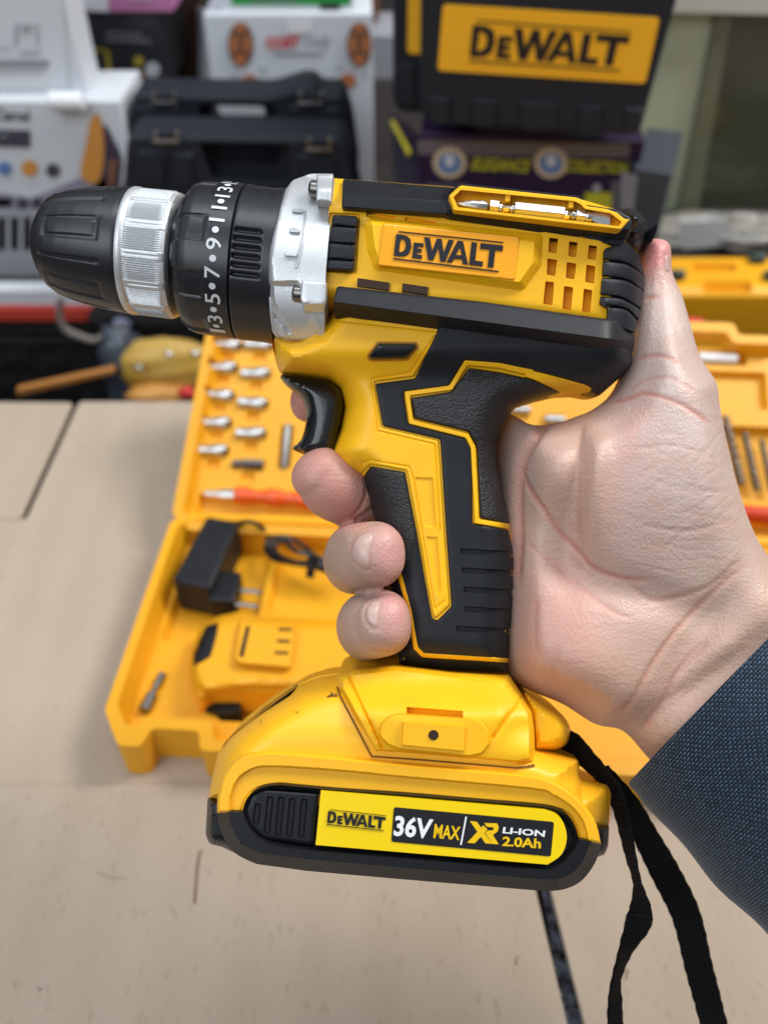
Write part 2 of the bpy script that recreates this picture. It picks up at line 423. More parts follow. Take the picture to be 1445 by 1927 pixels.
def sleeve_r(t, ph):
    e = math.degrees(wrap(math.pi / 2 - ph)); u = (e + 360 + 30) % 60; d = 0
    d += -4.5 * win(u, 0, 6, 2) * win(t, -150, -28, 9)              # long flutes
    u2 = (e + 360 + 10) % 60
    d += -3.2 * win(u2, 0, 24, 1.6) * win(t, -140, -28, 6)          # wide thumb pads
    d += 2.2 * win(u2, 4, 20, 2) * win(t, -132, -36, 6)
    return d
M = MB(); lathe(M, fine([(-183, 18), (-182, 34), (-176, 48), (-165, 66), (-150, 84), (-135, 93), (-110, 101), (-80, 107), (-40, 112), (-6, 115), (0, 113)], 4), 360, 0, sleeve_r)
M.build('chuck_sleeve', m_chk, drill, 45)
M = MB(); lathe(M, [(-190, 0.5), (-190, 17), (-183, 19), (-170, 19)], 48); M.build('chuck_nose', m_dst, drill)
def knurl(t, ph):
    e = math.degrees(wrap(math.pi / 2 - ph)); u = (e + 378 - 5.5) % 27
    band = win(u, 0, 8.5, 1.2)
    k = 1 - band if 14 < t < 80 else 0
    return 1.8 * band * win(t, 12, 84, 3) - 1.6 * win(u, 3, 5.5, 1) * win(t, 18, 78, 3) + k * 1.5 * math.cos(math.radians(e * 180))
M = MB(); lathe(M, fine([(0, 108), (0, 114), (4, 116), (11, 116), (13, 113), (80, 114), (88, 112), (90, 104)], 5), 1080, 0, knurl)
M.build('chuck_ring', m_sil, drill, 60)
M = MB(); lathe(M, [(60, 92), (118, 92), (118, 40)], 96); M.build('chuck_neck', m_gloss, drill)
def torq(t, ph):
    e = math.degrees(wrap(math.pi / 2 - ph)); u = (e + 3 + 41 * 9) % 41
    return -4.0 * win(u, 0, 21, 1.3) * win(t, 96, 162, 2.5)
M = MB(); lathe(M, fine([(100, 90), (102, 112), (107, 124), (118, 133), (132, 138), (206, 141), (208, 134)], 4), 360, 0, torq)
# numbers on the torque ring
def on_ring(t, e): return cyl(t, 141.6, math.pi / 2 - math.radians(e))
TC = 181
for s_, e, w in (('1', -76, 5), ('3', -61, 8), ('5', -42.5, 8), ('7', -23.3, 8), ('9', -4, 8), ('11', 18.5, 12.5), ('13', 41.5, 14), ('15', 65, 14)):
    v, f = text_geo(s_, .008); M.add([on_ring(TC + 13.5 - 27 * q[1], e - w / 2 + w * q[0]) for q in v], f, 1)
for e in (-69, -51.5, -33, -13.8, 6, 29.8, 53.5):
    pts = [on_ring(TC + 6 * math.cos(a), e + 2.4 * math.sin(a)) for a in np.linspace(0, 2 * math.pi, 24, endpoint=False)]; M.add(pts, [tuple(range(24))], 1)
M.build('torque_ring', [m_chk, m_num], drill, 45)
def gear(t, ph):
    e = math.degrees(wrap(math.pi / 2 - ph)); d = 0
    if -26 < e < 11: d += (3.6 * math.cos(math.radians((e + 26) * 360 / 6.2)) - 4.0) * win(t, 212, 262, 3) * win(e, -26, 11, 1)
    d += -1.6 * win(e, 40, 140, 1) * win(t, 220, 268, 2)
    return d
M = MB(); lathe(M, fine([(206, 120), (209, 139), (212, 141), (282, 141), (284, 120)], 3), 720, 0, gear)
M.build('gear_collar', m_chk, drill, 45)

# gearbox housing in cast silver
axy = lambda x: AX0[1] + (x - AX0[0]) * math.tan(ang)
GB = [(537, 357), (551, 339), (585, 327), (628, 327), (624, 390), (613, 512), (611, 560), (610, 640), (546, 637), (527, 631), (513, 627), (509, 600), (506.5, 560), (506, 515), (508, 460), (513, 425), (522, 385)]
def hf_gb(p):
    dy = (p[:, 1] - (AX0[1] + (p[:, 0] - AX0[0]) * math.tan(ang))); q = np.clip(np.abs(dy) / 180, 0, .985)
    z = -.03 + .0300 * np.sqrt(1 - q * q)
    z -= .0035 * np.clip(1 - (p[:, 0] - 505 - 32 * (dy / 150) ** 2) / 7, 0, 1)
    z -= .006 * ss((p[:, 1] - 528) / 10) * ss((575 - p[:, 0] + .4 * (p[:, 1] - 560)) / 10) * .5
    return z
ticks = [stripe([(574, 396), (571, 445), (563, 480), (557, 505)], 5), stripe([(550, 397), (571, 399)], 5), stripe([(544, 434), (566, 436)], 6), stripe([(536, 478), (560, 480)], 8)]
facet = [(510, 560), (516, 562), (549, 628), (541, 629), (514, 600)]
hf1 = layered(hf_gb, [(t, .0012, 2, 'rel') for t in ticks] + [(facet, -.0018, 5, 'rel')])
hmesh('gearbox', rnd(GB, 5), hf1, m_sil, drill, zback=-.056, grid=6, angle=50, cons=[(t, 2) for t in ticks] + [(facet, 5)])
for nm, q in (('u', [(596, 328), (628, 327), (624, 381), (595, 379)]), ('l', [(568, 527), (615, 530), (612, 592), (572, 586), (565, 560)])):
    zf = (lambda q: (lambda p: -.002 - .006 * ss((360 - p[:, 1]) / 30) if q == 'u' else .0005 - .004 * ss((p[:, 1] - 568) / 20)))(nm)
    b = hmesh('screw_boss', rnd(q, 4), rim(zf, q, .002, 4), m_sil, drill, zback=-.03, grid=7)
    M = MB(); c = (589, 356, -.008) if nm == 'u' else (558, 552, -.004); L_ = 10 if nm == 'u' else 8
    a = Vector(P(*c)); s = (D0 - c[2]) / FPX
    M.tube([a - ax * 8 * s, a - ax * 6.5 * s, a - ax * 3 * s, a + ax * 12 * s], [9 * s, 13 * s, 16 * s, 16.5 * s], 24)
    M.build('screw', m_dst, b)

# motor housing core (yellow)
HOUS = rnd([(622, 335), (645, 337), (850, 352), (1090, 374), (1160, 395), (1190, 430), (1192, 560), (1186, 640), (1150, 648), (900, 614), (632, 588), (611, 585), (608, 540), (614, 512)], 6)
HOUSX = [(x - 90 if x < 640 else x, y) for x, y in HOUS]
vents = []
for c in ([(1033, 447), (1050, 449), (1046.5, 477), (1031, 474.5)], [(1029.5, 486), (1048, 489), (1044, 520), (1028, 517)], [(1026, 529), (1042, 531), (1039, 575), (1021, 572)],
          [(1070.5, 454), (1086.5, 456), (1083, 484), (1068.5, 482)], [(1066, 493), (1084, 496), (1080, 526), (1064, 523)], [(1061, 538), (1078, 541), (1074, 585), (1057, 582)],
          [(1107, 461), (1123, 463), (1120.5, 489), (1105, 487)], [(1103, 498), (1120, 501), (1117, 534), (1100, 531)], [(1098, 543), (1114, 546), (1110, 589), (1094, 587)]): vents.append(rnd(c, 2, 2))
slots_y = [[(689, 399), (746, 408), (745, 416), (689, 408)], [(762, 408), (821, 418), (820, 424), (761, 416)]]
panel = [(668, 402), (715, 403), (900, 424), (1020, 440), (1011, 571), (981, 562), (673, 524), (680, 470)]
panel2 = [(682, 404), (1022, 441), (1018, 500), (984, 548), (703, 508), (690, 470)]
face0 = lambda p: -.0035 + 0 * p[:, 0]
def hf_h(p):
    d = np.clip(sdf(p, HOUSX) / 60, 0, 1); z = -.03 + .0265 * np.sqrt(1 - (1 - d) ** 2)
    z = z + .0030 * np.clip(sdf(p, panel2) / 16, 0, 1)
    for v in vents: z = z - .0060 * np.clip(sdf(p, v) / 1.5, 0, 1)
    for v in slots_y: z = z - .0015 * np.clip(sdf(p, v) / 2, 0, 1)
    z = z - .0011 * np.clip(sdf(p, swr) / 2.5, 0, 1)
    return z
swr = rnd([(620, 399), (678, 403), (671, 517), (608, 512)], 6)
hmesh('motor_housing', HOUS, hf_h, m_yel, drill, mirror=-.03, grid=8, rings=(2, 6, 12, 22, 38), cons=[(v, 1.5) for v in vents] + [(v, 2) for v in slots_y] + [(panel2, 16), (swr, 2.5)])
hz = lambda p: np.array([hf_h(np.array([q]))[0] for q in p]) if len(p) else np.zeros(0)
for q in ([(673, 523), (733, 532), (732, 546), (672, 538)], [(757, 533), (806, 540), (804, 554), (756, 548)]):
    hmesh('side_slot', q, lambda p: -.0022 + 0 * p[:, 0], m_hole, drill, zback=-.006, grid=12, rings=())
# speed selector
SW = rnd([(626, 403), (674, 407), (666, 512), (613, 508)], 7)
gl = [[(622, 424), (671, 428)], [(618, 456), (669, 460)], [(614, 487), (667, 491)]]
hmesh('gear_selector', SW, grooved(rim(lambda p: -.0035 + 0 * p[:, 0], SW, .0035, 5), gl, 1.8, .0017), m_rub, drill, zback=-.01, grid=7, rings=(1, 3, 5), lines=gl, lw=1.2)
# label plate with wordmark
LP = rnd([(720, 419), (978, 445), (969, 528), (710, 500)], 6)
zl = .0002
M = MB(); hmesh('', LP, rim(lambda p: zl - .0009 + 0 * p[:, 0], LP, .0009, 3), None, None, zback=-.006, grid=12, rings=(1, 3), mb=M, mi=0)
wordmark(M, [(746, 434), (947, 455), (941, 512), (740, 487)], lambda x, y: P(x, y, zl + .00045), (0, 0, 1), .0006, 1)
M.build('name_plate', [m_lab, m_ink], drill)

# top bumper with bit holder
TB = rnd([(645, 337), (856, 353), (868, 345), (1092, 369), (1100, 385), (1160, 394), (1186, 408), (1190, 420), (1182, 445), (1170, 462), (1154, 463), (1026, 443), (850, 415), (838, 405), (643, 391)], 5)
def hf_tb(p):
    edge = 337 + (p[:, 0] - 645) * .0735; k = np.clip((p[:, 1] - edge) / 28, 0, 1)
    z = -.016 + .0165 * k ** .8
    mid = np.clip((p[:, 0] - 835) / 18, 0, 1); k2 = np.clip((p[:, 1] - (346 + (p[:, 0] - 868) * .107)) / 10, 0, 1)
    z2 = -.006 + .0085 * k2
    z = z * (1 - mid) + z2 * mid
    lowf = np.clip((p[:, 1] - (397 + (p[:, 0] - 860) * .107)) / 22, 0, 1)
    return z - .006 * lowf * mid - .009 * np.clip(sdf(p, SLh) / 1.5, 0, 1)
SLh = [(849, 372), (868, 354), (1082, 375), (1096, 381), (1104, 391), (1145, 397), (1170, 412), (1178, 416), (1165, 429), (858, 393)]
hmesh('top_bumper', TB, rim(lambda p: hf_tb(p) - .0012, TB, .0012, 4), m_rub, drill, zback=-.03, grid=7, rings=(1, 3, 6), lines=[[(645, 365), (838, 379)], [(860, 397), (1165, 430)]], lw=2, cons=[(SLh, 1.5)])
SL = rnd([(843.5, 369), (866, 349), (1085, 372), (1098, 378), (1103, 388), (1139, 393), (1160, 400), (1174, 412), (1185, 413), (1168, 433), (853, 397)], 4)
SLI = rnd([(852.5, 371), (867, 357), (1080, 378.5), (1092, 384), (1100, 393), (1148, 401), (1170, 418), (1163, 426), (861, 391)], 3)
def hf_sl(p): return .0042 - .0055 * np.clip(sdf(p, SLI) / 2.2, 0, 1) - .0008 * np.clip(1 - sdf(p, SL) / 2, 0, 1)
sl = hmesh('bit_holder', SL, hf_sl, m_yel, drill, zback=-.01, grid=7, rings=(1, 2.5), cons=[(SLI, 2)])
for a, b in (((956, 366), (952, 398)), ((1075, 378), (1066, 412))):
    M = MB(); 
    for c0, c1 in (((a[0], a[1]), (a[0] - 1, a[1] + 13)), ((b[0], b[1] - 8), b)):
        M.prism([P(c0[0] - 5, c0[1], .0035), P(c0[0] + 5, c0[1], .0035), P(c1[0] + 5, c1[1], .0035), P(c1[0] - 5, c1[1], .0035)], (0, 0, 0), (0, 0, -.006))
    M.build('bit_clip', m_yel, sl, bevel=.0003)
# rear upper cap, ribbed end cap
RU = rnd([(1160, 394), (1184, 391), (1197, 395), (1217, 416), (1213, 456), (1203, 479), (1160, 466), (1165, 440), (1186, 418)], 4)
hmesh('rear_guard', RU, lambda p: -.03 + .026 * np.sqrt(1 - (1 - np.clip(sdf(p, RU) / 26, 0, 1)) ** 2) - .007 * ss((p[:, 1] - 436) / 8), m_rub, drill, mirror=-.03, grid=6, rings=(2, 5, 10))
RC = rnd([(1137, 468), (1160, 461), (1180, 455), (1200, 478), (1211, 509), (1212, 535), (1207, 565), (1203, 588), (1195, 625), (1142, 604), (1144, 580), (1129, 571), (1134, 520)], 4)
rg = [crv([(1138, 490), (1180, 497), (1212, 520)]), crv([(1135, 521), (1180, 528), (1211, 549)]), crv([(1131, 557), (1169, 561), (1203, 581)]), crv([(1143, 576), (1178, 582), (1198, 602)])]
hmesh('end_cap', RC, grooved(lambda p: -.03 + .0285 * np.sqrt(np.clip(1 - np.clip((p[:, 0] - 1120) / 93, 0, 1) ** 2.4, 0, 1)), rg, 2.2, .0024), m_rub, drill, mirror=-.03, grid=6, rings=(2, 4, 7), lines=rg, lw=1.6)
# side bumper below the housing
SB = rnd([(634, 538), (900, 567), (1139, 600), (1178, 606), (1193, 622), (1193, 650), (1188, 668), (1080, 660), (828, 625), (630, 600), (628, 565)], 6)
def hf_sb(p):
    rid = 568 + (p[:, 0] - 630) * .135; e1 = 538 + (p[:, 0] - 634) * .123
    z = .0038 - .0035 * np.clip((rid - p[:, 1]) / np.maximum(rid - e1, 8), 0, 1) - .011 * np.clip((p[:, 1] - rid) / 34, 0, 1)
    return z - .02 * np.clip((p[:, 0] - 1130) / 64, 0, 1) ** 2.4
hmesh('side_bumper', SB, rim(lambda p: hf_sb(p) - .0014, SB, .0014, 4), m_rub, drill, zback=-.04, grid=7, rings=(1, 3, 6), lines=[[(632, 568), (1160, 639)]], lw=2)

# handle ----------------------------------------------------------------
HAND = rnd([(514, 633), (560, 637), (611, 600), (640, 560), (900, 575), (1160, 600), (1188, 640), (1191, 687), (1159, 717), (1125, 747), (1101, 740), (1057, 742), (1011, 753), (970, 767), (947, 797), (933, 835), (935, 877), (946, 929), (960, 986), (968, 1052), (967, 1152), (955, 1268), (850, 1262), (749, 1250), (744, 1200), (728, 1100), (700, 960), (676, 897), (645, 884), (623, 851), (640, 808), (648, 766), (641, 731), (621, 715), (560, 706), (527, 703), (519, 680)], 7)
def hf_hd(p):
    d = sdf(p, HAND); Rr = 62 - 22 * ss((760 - p[:, 1]) / 60); d = np.clip(d / Rr, 0, 1); T = .0195 + .006 * ss((720 - p[:, 1]) / 70)
    z = -.03 + T * (1 - (1 - d) ** 2.1) ** (1 / 2.1)
    z -= .0035 * np.clip(sdf(p, [(500, 620), (527, 632), (556, 640), (517, 676), (500, 690)]) / 14, 0, 1)
    return z
hmesh('handle', HAND, hf_hd, m_yel, drill, mirror=-.03, grid=9, rings=(2, 6, 13, 24, 40))
def over(name, poly, h, mat_, r=4, grid=7, glines=(), gw=2, gd=.001, extra=None, cons=(), rings=(1, 2.5, 4.5)):
    f = rim(hf_hd, poly, h, r)
    if extra: f = extra(f)
    if glines: f = grooved(f, glines, gw, gd)
    return hmesh(name, poly, f, mat_, drill, zback=-.032, grid=grid, rings=rings, lines=glines, lw=gw * .7, cons=cons)
spikeL = [(766, 884), (786, 993), (802, 1086), (815, 1160)]
# front yellow shell with its tapered tongue, proud of the core
FS = rnd([(556, 642), (613, 645), (632, 603), (827, 624), (779, 709), (704, 719), (718, 804), (825, 829), (836, 1000), (846, 1139), (821, 1163), (815, 1161), (801, 1086), (785, 993), (765, 886), (697, 874), (676, 896), (648, 882), (628, 852), (646, 806), (652, 766), (645, 728), (622, 712), (545, 702), (526, 684)], 4)
ins1 = rnd([(781, 897), (815, 899), (821, 994), (797, 991)], 2, 2); ins2 = rnd([(802, 1009), (823, 1010), (831, 1113), (822, 1121)], 2, 2)
inl = [[(685, 871), (695, 866), (770, 878), (778, 900), (818, 1146), (836, 1130)], [(818, 632), (772, 702), (699, 713), (711, 811), (818, 836), (828, 1000)]]
def fs_extra(f): return layered(f, [(ins1, -.0006, 2, 'rel'), (ins2, -.0006, 2, 'rel')])
over('front_shell', FS, .0010, m_yel, 5, 6, glines=inl, gw=1.6, gd=.0005, extra=fs_extra, cons=[(ins1, 2), (ins2, 2)])
# smooth black overmould
GA = [(832, 600), (845, 592), (1080, 622), (1186, 640), (1188, 668), (1191, 687), (1159, 717), (1125, 746), (1104, 739), (1112, 729), (1057, 711), (960, 690), (874, 677), (845, 727), (762, 738), (760, 745), (768, 797), (876, 825), (887, 842), (889, 985), (957, 997), (968, 1052), (967, 1152), (957, 1235), (955, 1266), (850, 1261), (750, 1249), (745, 1205), (729, 1100), (701, 960), (680, 903), (697, 877), (762, 888), (784, 1000), (800, 1092), (813, 1164), (823, 1167), (849, 1141), (839, 1000), (828, 827), (720, 802), (706, 722), (781, 712)]
ribs = [stripe([(868, 1036 + 37 * i - (0)), (966, 1041 + 36 * i)], 11) for i in range(5)]
ribs = [stripe([(x, y), (968, y + 6)], 11) for x, y in ((866, 1037), (868, 1073), (872, 1109), (874, 1146), (858, 1183))]
bandl = [[(720, 1040), (752, 1082)]]
over('grip_overmould', rnd(GA, 4), .0013, m_rub, 4, 8, extra=lambda f: layered(f, [(r_, -.0012, 2, 'rel') for r_ in ribs]), cons=[(r_, 2) for r_ in ribs])
# yellow piping lines, set proud of the rubber
SP1 = rnd(stripe([(741, 1060), (752, 1082), (770, 1149), (782, 1219), (796, 1233), (957, 1243)], 10.5), 3)
SP2 = rnd(stripe([(1004, 702), (970, 695), (940, 688), (877, 683), (848, 730), (766, 741), (774, 794), (879, 820), (890, 842), (897, 981), (959, 991)], [14, 13, 12, 11, 11, 11, 11, 11, 11, 11, 11]), 3)
for sp in (SP1, SP2): over('piping', sp, .0015, m_yel, 2.5, 5)
ST = rnd([(988, 694), (1020, 701), (1057, 711), (1103, 724), (1114, 731), (1110, 738), (1096, 741), (1057, 741), (1032, 728), (1003, 715), (985, 710)], 5)
over('rear_flash', ST, .0017, m_yel, 3, 6)
# coarse textured palm pad and front pad
GBp = rnd([(882, 692), (940, 700), (1000, 713), (1057, 738), (1011, 752), (970, 766), (946, 797), (933, 835), (935, 877), (946, 929), (960, 986), (903, 975.5), (897, 842), (881, 813), (779, 788), (772, 749), (849, 737)], 5)
over('palm_pad', GBp, .0021, m_grip, 6, 7)
GC = rnd([(697, 878), (760, 889), (770, 940), (783, 1010), (770, 1060), (735, 1070), (715, 1020), (700, 960), (681, 904)], 5)
over('front_pad', GC, .0017, m_grip, 6, 7)
# direction button
BT = rnd([(692, 668), (711, 644), (783, 645), (785, 654), (765, 676), (696, 678)], 5)
hmesh('direction_button', BT, rim(lambda p: hf_hd(p), BT, .0040, 6), m_gloss, drill, zback=-.02, grid=6, rings=(1, 3, 5))
BT2 = rnd([(687, 670), (708, 640), (787, 641), (790, 655), (768, 681), (693, 682)], 6)
hmesh('button_bezel', BT2, rim(lambda p: hf_hd(p) + .0003, BT2, .0009, 3), mat('orange_edge', (.55, .2, .004), .5), drill, zback=-.02, grid=8, rings=(2,))
# trigger
TRp = crv([(528, 706), (575, 709), (621, 717), (642, 735), (648, 766), (640, 808), (624, 853), (590, 860), (551, 845), (566, 828), (575, 795), (574, 768), (563, 745), (541, 728)], 7, True)
hmesh('trigger', TRp, lambda p: -.03 + .0125 * (1 - (1 - np.clip(sdf(p, TRp) / 30, 0, 1)) ** 2.4) ** (1 / 2.4), m_gloss, drill, mirror=-.03, grid=6, rings=(1.5, 4, 8, 14))

# foot ------------------------------------------------------------------
FT = rnd([(635, 1269), (668, 1257), (745, 1249), (850, 1262), (958, 1269), (983, 1306), (1004, 1338), (1008, 1370), (1008, 1437), (973, 1444), (800, 1429), (700, 1422), (633, 1297)], 5)
hookA = rnd([(752, 1341), (884, 1350), (905, 1356), (922, 1376), (923, 1400), (908, 1420), (880, 1425), (752, 1412), (728, 1402), (712, 1385), (714, 1362), (730, 1346)], 7)
hookB = rnd([(758, 1357), (876, 1366), (874, 1415), (755, 1403)], 3)
slotq = [(765, 1330), (871, 1338), (871, 1352), (764, 1345)]
def hf_ft(p):
    d = np.clip(sdf(p, FT) / 17, 0, 1)
    z = -.03 + .036 * (1 - (1 - d) ** 2.6) ** (1 / 2.6) * (0.60 + .40 * ss((p[:, 1] - 1262) / 95))
    z -= .004 * ss((p[:, 0] - 930) / 60) * ss((1420 - p[:, 1]) / 60)
    z += .0028 * np.clip(sdf(p, hookA) / 4, 0, 1) + .0016 * np.clip(sdf(p, hookB) / 2, 0, 1)
    z -= .0035 * np.clip(sdf(p, slotq) / 2, 0, 1)
    return z
ftl = [[(656, 1262), (661, 1285), (691, 1349), (720, 1408)], [(982, 1312), (926, 1388)], [(720, 1352), (721, 1395)]]
foot = hmesh('foot', FT, grooved(hf_ft, [ftl[0], ftl[1]], 2.6, .0016), m_yel, drill, mirror=-.03, grid=8, rings=(2, 6, 13, 22), cons=[(hookA, 4), (hookB, 2), (slotq, 2)], lines=ftl[:2], lw=1.6)
hol = [(815.5 + 9.5 * math.cos(a), 1383.5 + 9.5 * math.sin(a)) for a in np.linspace(0, 2 * math.pi, 18, endpoint=False)]
hmesh('screw_hole', hol, lambda p: hf_ft(p) + .0003, m_hole, foot, zback=0, grid=6, rings=())
EAR = rnd([(984, 1298), (1059, 1345), (1074, 1369), (1068, 1400), (1048, 1412), (1000, 1419)], 12, 6)
hmesh('strap_lug', EAR, pillow(EAR, -.03, .022, 20), m_yel, drill, mirror=-.03, grid=7, rings=(2, 6, 12))

# battery pack ----------------------------------------------------------
TOPY = rnd([(392, 1502), (401, 1455), (409, 1420), (429, 1391), (489, 1337), (560, 1287), (600, 1272), (640, 1266), (780, 1290), (1000, 1400), (1040, 1414), (1089, 1429), (1089, 1464), (1142, 1477), (1149, 1492), (1145, 1556), (1120, 1590), (420, 1560), (408, 1507)], 8)
def hf_tp(p):
    d = np.clip(sdf(p, TOPY) / 60, 0, 1)
    z = -.03 + .0335 * (1 - (1 - d) ** 2.2) ** (1 / 2.2)
    z -= .010 * ss((1400 - p[:, 1]) / 130) 
    z -= .012 * np.clip((p[:, 0] - 1085) / 8, 0, 1)
    return z
hf_tp2 = lambda p: np.maximum(hf_tp(p), -.03)
bat = hmesh('battery_pack', TOPY, hf_tp2, m_yel2, drill, mirror=-.03, grid=9, rings=(2, 6, 13, 24, 40))
win_ = rnd([(424, 1395), (459, 1362), (495, 1332), (560, 1286), (547, 1308), (500, 1338), (459, 1368)], 3)
hmesh('charge_gauge_window', win_, lambda p: hf_tp2(p) + .0004, m_gloss, bat, zback=-.02, grid=7, rings=(2,))
arc_o = crv([(409, 1530), (410, 1500), (420, 1462), (436, 1438), (462, 1421), (500, 1415), (560, 1418), (638, 1425), (760, 1437), (900, 1449), (1000, 1459), (1045, 1473), (1078, 1494), (1105, 1522), (1122, 1552), (1130, 1588)], 9)
arc_i = crv([(1089, 1581), (1082, 1556), (1066, 1532), (1040, 1521), (1000, 1515), (900, 1507), (760, 1495), (640, 1487), (560, 1480), (520, 1477), (485, 1485), (465, 1503), (456, 1529)], 9)
ARC = arc_o + arc_i
inner = [crv([(431, 1528), (432, 1500), (445, 1467), (470, 1447), (510, 1440), (640, 1448), (760, 1460), (1000, 1482), (1040, 1494), (1075, 1516), (1098, 1545), (1108, 1584)], 9)]
MID = arc_i + inner[0]
def hf_arc(p):
    z = .0070 + 0 * p[:, 0] - .0024 * np.clip(1 - sdf(p, ARC) / 5, 0, 1) ** 2
    k = np.clip(sdf(p, MID) / 3, 0, 1); return z - .0022 * k
hmesh('battery_rim', ARC, hf_arc, m_yel2, bat, zback=-.02, grid=7, rings=(1, 3, 5), lines=inner, lw=2)
# black lower half
BB = crv([(409, 1526), (415, 1563), (441, 1604), (483, 1626)], 8)[:-1] + [(483, 1626), (578, 1639), (760, 1655), (1024, 1677)] + crv([(1026, 1677), (1059, 1674), (1092, 1659), (1118, 1626), (1132, 1588)], 8) + [(1089, 1580)] + arc_i[1:]
BI = crv([(456, 1529), (470, 1560), (500, 1585), (560, 1598), (760, 1616), (1000, 1636), (1045, 1632), (1076, 1606), (1089, 1580)], 8)
INN = BI + arc_i[1:]
def hf_bb(p):
    d = sdf(p, BB); z = .0068 + 0 * d
    z -= .0100 * np.clip(1 - d / 24, 0, 1) ** 1.0 * (p[:, 1] > 1520) * np.clip((np.minimum(dline(p, BB_out) , 99) < 24.5), 0, 1)
    k = np.clip(sdf(p, INN) / 13, 0, 1); return z - .0034 * k
BB_out = crv([(409, 1526), (415, 1563), (441, 1604), (483, 1626), (578, 1639), (760, 1655), (1024, 1677), (1059, 1674), (1092, 1659), (1118, 1626), (1132, 1588)], 8)
def hf_bb(p):
    d = dline(p, BB_out); z = .0068 - .0085 * np.clip(1 - d / 22, 0, 1); k = np.clip(sdf(p, INN) / 12, 0, 1); return z - .0036 * k
hmesh('battery_tray', BB, hf_bb, m_blk, bat, zback=-.068, grid=6, rings=(3, 7, 12, 17, 22), cons=[(INN, 12)])
BL1 = rnd([(391, 1500), (440, 1510), (450, 1609), (419, 1594), (394, 1588), (387, 1570)], 7)
hmesh('contact_block', BL1, pillow(BL1, -.03, .022, 14), m_blk, bat, mirror=-.03, grid=9)
BL2 = rnd([(1100, 1550), (1146, 1552), (1144, 1592), (1137, 1609), (1110, 1616)], 6)
hmesh('rear_block', BL2, pillow(BL2, -.03, .02, 12), m_blk, bat, mirror=-.03, grid=9)
RB = rnd([(601, 1492), (498, 1484.5), (473, 1496), (460, 1528), (468, 1554), (495, 1578), (590, 1592)], 9)
zb = .0052
sl5 = [stripe([(486, 1512), (481, 1552)], 13), stripe([(509, 1498), (502, 1570)], 13), stripe([(529.5, 1499), (523, 1573)], 13), stripe([(550.5, 1501), (544, 1575)], 13), stripe([(573, 1503), (566, 1577)], 13)]
sl5 = [rnd(q, 5) for q in sl5]
hmesh('release_button', RB, layered(rim(lambda p: zb - .0015 + 0 * p[:, 0], RB, .0022, 6), [(q, -.0010, 3, 'rel') for q in sl5]), m_blk, bat, zback=-.005, grid=7, rings=(1, 3, 6), cons=[(q, 3) for q in sl5])
LB = rnd([(602, 1488), (700, 1496)], 1, 1)[:0] + [(604, 1488)] + crv([(1024, 1524), (1046, 1532), (1060, 1549), (1066, 1578), (1056, 1608), (1030, 1627)], 7) + [(594, 1590)]
zq = .0072
M = MB(); hmesh('', LB, lambda p: zq + 0 * p[:, 0], None, None, zback=zq - .003, grid=16, rings=(), mb=M, mi=0)
RQ = rnd([(741, 1519), (1042, 1547), (1036, 1612), (736, 1584)], 5)
loops_mesh(M, [RQ], lambda x, y: P(x, y, zq + .0002), (0, 0, 1), .0002, 1)
t3 = lambda x, y: P(x, y, zq + .0004)
wordmark(M, [(618, 1523), (726, 1535), (724, 1564), (615, 1552)], t3, (0, 0, 1), .0002, 1)
text(M, '36V', [(744, 1534), (816, 1541), (809, 1579), (740, 1573)], t3, 2, .03)
text(M, 'MAX', [(818, 1550), (867, 1556), (864, 1581), (815, 1577)], t3, 3, .025)
loops_mesh(M, [stripe([(877, 1537), (867, 1590)], 3)], t3, (0, 0, 1), .0001, 2)
for pl in ([(884, 1545), (897, 1546.5), (926, 1588), (913, 1587)], [(879, 1586), (893, 1587), (917, 1561), (909, 1553)], [(911, 1549), (935, 1549.5), (938, 1556), (936, 1565), (927, 1571), (938, 1589), (926, 1588), (913, 1567), (918, 1563), (927, 1563), (929, 1557), (916, 1556)]):
    zx = zq + .0004 + .0001 * (pl[0][0] + pl[1][0] - 1760) / 100; loops_mesh(M, [pl], lambda x, y: P(x, y, zx), (0, 0, 1), .0001, 3)
text(M, 'LI-ION', [(947, 1556), (1026, 1563), (1024, 1575), (945, 1568)], t3, 2, .03)
text(M, '2.0Ah', [(946, 1574), (1018, 1578), (1017, 1597), (944, 1592)], t3, 3, .03)
M.build('label', [m_lyel, m_lblk, m_wht, mat('yellow_ink', (.85, .52, 0), .4)], bat)
hmesh('panel_gap', stripe([(634, 1292), (640, 1310), (699, 1424), (800, 1431), (973, 1446), (1006, 1441)], 2.4), lambda p: hf_tp2(p) + .0006, mat('seam_shadow_brown', (.16, .06, .005), .8), bat, zback=-.01, grid=6, rings=())
# scuffs
M = MB()
for q in ([(614, 1310), (632, 1304), (620, 1312)], [(622, 1300), (628, 1308), (637, 1311), (624, 1310)], [(632, 1303), (636, 1311), (631, 1307)], [(489, 1352), (491, 1359), (493, 1362), (490, 1360)], [(553, 1338), (563, 1340), (560, 1341)]):
    n = len(q); M.add([P(x, y, float(hf_tp2(np.array([[x, y]]))[0]) + .0005) for x, y in q], [tuple(range(n))])
M.build('scuff_mark', mat('scuff', (.12, .05, .02), .7), bat)

